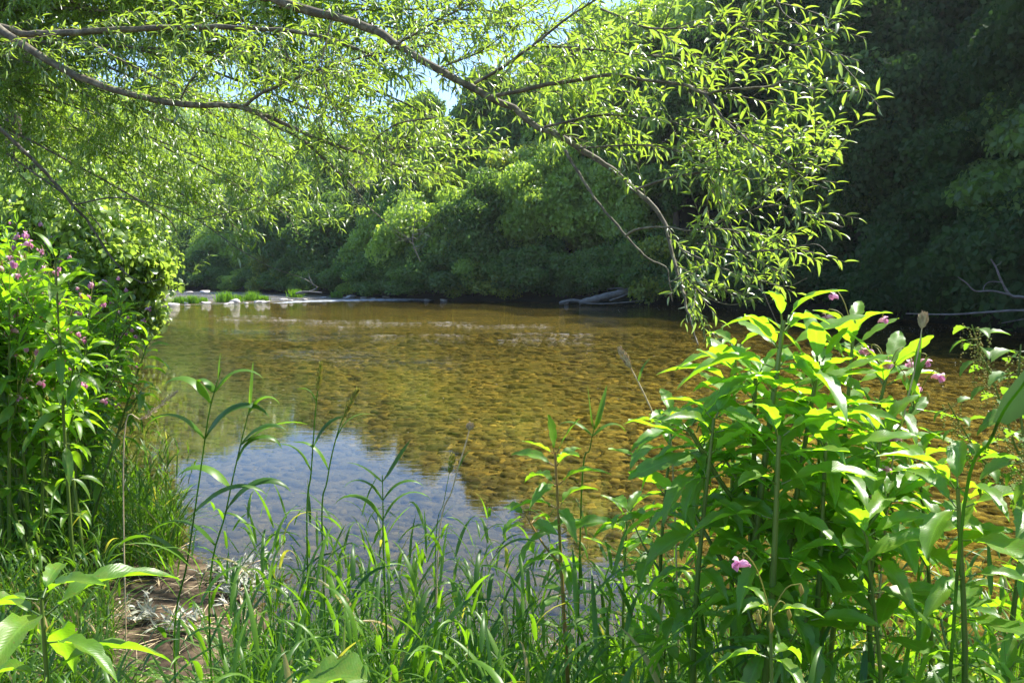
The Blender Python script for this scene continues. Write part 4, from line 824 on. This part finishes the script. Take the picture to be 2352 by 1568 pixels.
reed([G(890, 2.3), P(882, 1300, 2.3), P(880, 1180, 2.3), P(878, 1090, 2.3)], 'grass with one blade slanting up to the right and one arching left', [(.98, .25, .19, .55, .15, .010), (.98, PI, .16, .75, .75, .011), (.8, .1, .2, .5, 1.8, .012), (.8, PI, .2, .4, 2.0, .012), (.65, .2, .25, .4, 2.0, .014), (.6, PI, .25, .4, 2.0, .014)], 85)
reed([G(985, 2.4), P(1005, 1280, 2.4), P(1040, 1120, 2.4), P(1072, 1010, 2.4), P(1080, 978, 2.4)], 'dry straw seed head rising over the edge of the sky reflection', [(.6, .3, .1, .3, .8, .006)], 86, (.88, .010, 170), dry=True)
reed([G(990, 2.5), P(1000, 1280, 2.5), P(1020, 1150, 2.5), P(1040, 1045, 2.5)], 'short green panicle just left of the dry seed head', None, 87, (.86, .008, 110), rad=.002)
reed([G(1330, 2.5), P(1335, 1150, 2.5), P(1355, 1030, 2.5), P(1366, 978, 2.5)], 'pair of narrow upright blades forking above the slender balsam', [(.98, .3, .19, .3, .0, .013), (.98, PI, .19, .15, .0, .012), (.85, PI - .3, .18, .7, 1.6, .012), (.85, .2, .18, .7, 1.9, .014)], 88)
reed([G(1600, 2.2), P(1545, 1060, 2.2), P(1500, 950, 2.2), P(1465, 875, 2.2), P(1425, 803, 2.2)], 'pale straw seed head leaning left above the river bed', [(.75, .3, .1, .2, .8, .006)], 89, (.85, .007, 170), dry=True)
reed([G(2010, 2.0), P(2040, 1150, 2.0), P(2075, 960, 2.0), P(2105, 830, 2.0), P(2122, 725, 2.0)], 'knobbly cream seed head standing upright at right of the pink flowers', [(.6, .3, .16, .2, .8, .012), (.72, .3, .12, .1, .2, .010)], 90, (.925, .009, 200), dry=True)
reed([G(250, 3.6), P(285, 1010, 3.6), P(330, 960, 3.6), P(405, 900, 3.6)], 'dry buff plume leaning over the water at left', None, 91, (.62, .014, 170), dry=True)
reed([G(2230, 1.3), P(2200, 1300, 1.3), P(2280, 1000, 1.2), P(2352, 880, 1.1), P(2400, 810, 1.1)], 'wide dark blade crossing the right edge in front of the nettles', [(.55, .3, .35, .75, .1, .03)], 92)
# ---------------------------------------------------------------- grass masses
def grass_mass(name, label, bases, L, W, seed, culm=.0, th=(.05, .6), drop=(.4, 2.2), upleaf=True):
    r = np.random.default_rng(seed); n = len(bases); mb = MB()
    blades(mb, bases, r.uniform(0, 6.28, n), L * r.uniform(.5, 1.1, n), r.uniform(*th, n), r.uniform(*drop, n), W * r.uniform(.5, 1.3, n), r.random(n), 7)
    if culm:
        m = int(n * culm); b = bases[r.integers(0, n, m)]; Lc = L[0] * r.uniform(.7, 1.45, m); az = r.uniform(0, 6.28, m); t0 = r.uniform(0, .18, m); t1 = r.uniform(0, .3, m)
        blades(mb, b, az, Lc, t0, t1, np.full(m, .004), r.random(m) * .5, 5, twist=.0)
        for f in (.3, .45, .6, .75, .9, .99):
            thf = t0 + t1 * f ** 1.4 * .45; hd = np.stack([np.cos(az) * np.sin(thf), np.sin(az) * np.sin(thf), np.cos(thf)], 1); q = b + hd * (Lc * f)[:, None]
            blades(mb, q, r.uniform(0, 6.28, m), r.uniform(.14, .30, m) * (1.15 - .4 * f), r.uniform(.15, .7, m), r.uniform(.5, 2.3, m), r.uniform(.008, .017, m), r.random(m), 7)
    ob(name, mb.mesh(name, M['grass']), kind='stuff', label=label, cat='grass')
gr = np.random.default_rng(31)
def scatter(n, pxa, pxb, d0, d1, land=True, pw=1.0):
    d = d0 + (d1 - d0) * gr.random(n * 4) ** pw; x = (gr.uniform(pxa, pxb, n * 4) - 1176) / F2 * d
    if land: k = (~inside(x, d)) | (pdist(x, d, NEAR) < .25); x, d = x[k], d[k]
    x, d = x[:n], d[:n]; return np.stack([x, d, np.maximum(height(x, d), -.05)], 1)
b = scatter(8500, 480, 2700, 1.5, 3.3); grass_mass('grass', 'bright arching grass along the near bank', b, np.full(len(b), .78), np.full(len(b), .018), 33, culm=.13)
b = scatter(2600, 430, 1500, 1.2, 2.6); grass_mass('grass', 'short grass at the bottom edge of the near bank', b, np.full(len(b), .55), np.full(len(b), .013), 34, culm=.08)
b = scatter(3000, -100, 390, 5.3, 8.6); b = b[(b[:, 2] < .6)]; grass_mass('grass', 'sunlit grass tongue reaching into the water at left', b, np.full(len(b), .55), np.full(len(b), .012), 35, culm=.12)
b = scatter(2200, -350, 230, 2.3, 5.2); grass_mass('grass', 'shaded grass at the foot of the left thicket', b, np.full(len(b), .40), np.full(len(b), .009), 36, culm=.08)
b = scatter(1500, 1450, 2700, .9, 1.7); grass_mass('grass', 'grass blades in front of the big balsam clump', b, np.full(len(b), .65), np.full(len(b), .014), 37, culm=.1)
# low broad-leaved herbs
TH = leaf_tpl(5, (-1, 0, 1), .30, .3, .4, .5, .8)
def herbs(n, pxa, pxb, d0, d1, h, L, seed, label):
    r = np.random.default_rng(seed); b = scatter(n, pxa, pxb, d0, d1); mb = MB()
    for q in b:
        hh = h * r.uniform(.5, 1.2); m = 10; f = np.linspace(.2, 1, m); a = np.arange(m) * 2.4 + r.uniform(0, 6); out = np.stack([np.cos(a), np.sin(a), np.zeros(m)], 1); pos = q + UP * hh * f[:, None] + r.normal(0, .01, (m, 3)) + np.array([.1, -.05, 0]) * hh * f[:, None] ** 2
        place(mb, TH, pos, out + UP * .35, UP + out * .2 + r.normal(0, .2, (m, 3)), L * (1.2 - .5 * f), r.random(m)); tube(mb, np.array([q, pos[-1]]), [.0025, .0015], 4)
    ob('undergrowth', mb.mesh('undergrowth', M['nettle']), kind='stuff', label=label, cat='undergrowth')
herbs(150, 430, 1500, 1.3, 2.3, .34, .06, 41, 'low leafy herbs among the grass at the bottom edge')
herbs(130, -50, 430, 1.9, 3.6, .22, .05, 42, 'low leafy herbs in the bottom left corner')
herbs(160, 1400, 2500, 1.2, 2.4, .5, .075, 43, 'leafy undergrowth beneath the big balsam clump')
# large rough leaf at the bottom edge
TBig = leaf_tpl(12, (-1, -.66, -.33, 0, .33, .66, 1), .30, .25, .35, .5, .6, serr=.05, wave=.16)
mb = MB(); c = P(850, 1562, 1.45); place(mb, TBig, np.zeros((1, 3)), np.array([[-1, .35, .12]]), np.array([[.25, -.1, 1.]]), .19, np.array([.9]))
e = ob('rough_leaf_plant', None, label='broad rough dock-like leaf at the bottom edge among the grass', cat='plant', loc=G(800, 1.5)); rel = c - np.array(e.location)
st = MB(); tube(st, spline([np.zeros(3), rel * .6 + [.02, 0, 0], rel], 4), .004, 6); ob('stem', st.mesh('stem', M['stem']), e); l = ob('leaf', mb.mesh('leaf', M['nettle']), e, loc=rel)
# cut willow sprays, dry and silvery, lying on the mud
def spray(px_, py_, d, az, n, label, L=.55, seed=0):
    r = np.random.default_rng(seed); c = np.array(P(px_, py_, d)); c[2] = max(ground_z(c[0], c[1]), 0) + .02; e = ob('withered_willow_spray', None, label=label, cat='branch', group='withered willow sprays on the mud', loc=c); st, lv = MB(), MB()
    dirv = np.array([math.cos(az), math.sin(az), 0])
    tube(st, spline([np.zeros(3), dirv * L * .5 + [0, 0, .06], dirv * L + [0, 0, .02]], 4), np.linspace(.008, .003, 9), 6)
    for k in range(n):
        s_ = r.uniform(.1, 1) * L; a2 = az + r.normal(0, .8); q0 = dirv * s_ + [0, 0, .03]; Lq = r.uniform(.12, .32); d2 = np.array([math.cos(a2), math.sin(a2), r.uniform(-.02, .35)])
        q = q0 + d2 * Lq * np.linspace(0, 1, 5)[:, None]; q[:, 2] = np.maximum(q[:, 2] - .3 * np.linspace(0, 1, 5) ** 2 * Lq, .005); tube(st, q, np.linspace(.002, .001, 5), 3)
        m = 14; tt = r.random(m); pos = q0 + d2 * Lq * tt[:, None]; place(lv, TW, pos, d2 + r.normal(0, .55, (m, 3)), r.normal(0, .5, (m, 3)) + UP, r.uniform(.05, .085, m), r.random(m))
    ob('twig_sprays', st.mesh('twig_sprays', M['straw']), e); ob('leaves', lv.mesh('leaves', M['silver']), e)
spray(560, 1370, 4.6, 2.0, 26, 'largest silvery dry willow spray at the waterline', .8, 1)
spray(480, 1420, 4.3, 2.6, 16, 'dry willow spray with its stripped pale stick on the mud', .6, 2)
spray(520, 1290, 5.1, 1.4, 18, 'silvery spray furthest out in the shallow water', .5, 3)
# litter on the mud
mb = MB(); n = 600; x = gr.normal(-2.3, .8, n); y = gr.normal(4.6, .9, n); z = height(x, y); k = z > .0; p = np.stack([x, y, z + .012], 1)[k]; m = len(p)
blades(mb, p, gr.uniform(0, 6.28, m), gr.uniform(.06, .22, m), np.full(m, 1.35), gr.uniform(.1, .35, m), gr.uniform(.004, .010, m), gr.random(m), 3)
ob('dry_litter', mb.mesh('dry_litter', M['straw']), kind='stuff', label='dry stems and leaves strewn on the mud', cat='plant litter')
# ---------------------------------------------------------------- haze
if HAZE:
    mb = MB(); x0, x1, y0, y1, z0, z1 = -440, 440, -90, 480, -2, 130
    V = [(x, y, z) for x in (x0, x1) for y in (y0, y1) for z in (z0, z1)]
    mb.add(V, [[0, 1, 3, 2], [4, 6, 7, 5], [0, 4, 5, 1], [2, 3, 7, 6], [0, 2, 6, 4], [1, 5, 7, 3]], np.zeros((8, 3)))
    m, nt, out = newmat('haze'); v = nd(nt, 'ShaderNodeVolumePrincipled', Density=HAZE, Anisotropy=0.35); v.inputs['Color'].default_value = (.9, .95, 1, 1); nt.links.new(v.outputs[0], out.inputs['Volume'])
    ob('haze', mb.mesh('haze', m, False), kind='stuff')
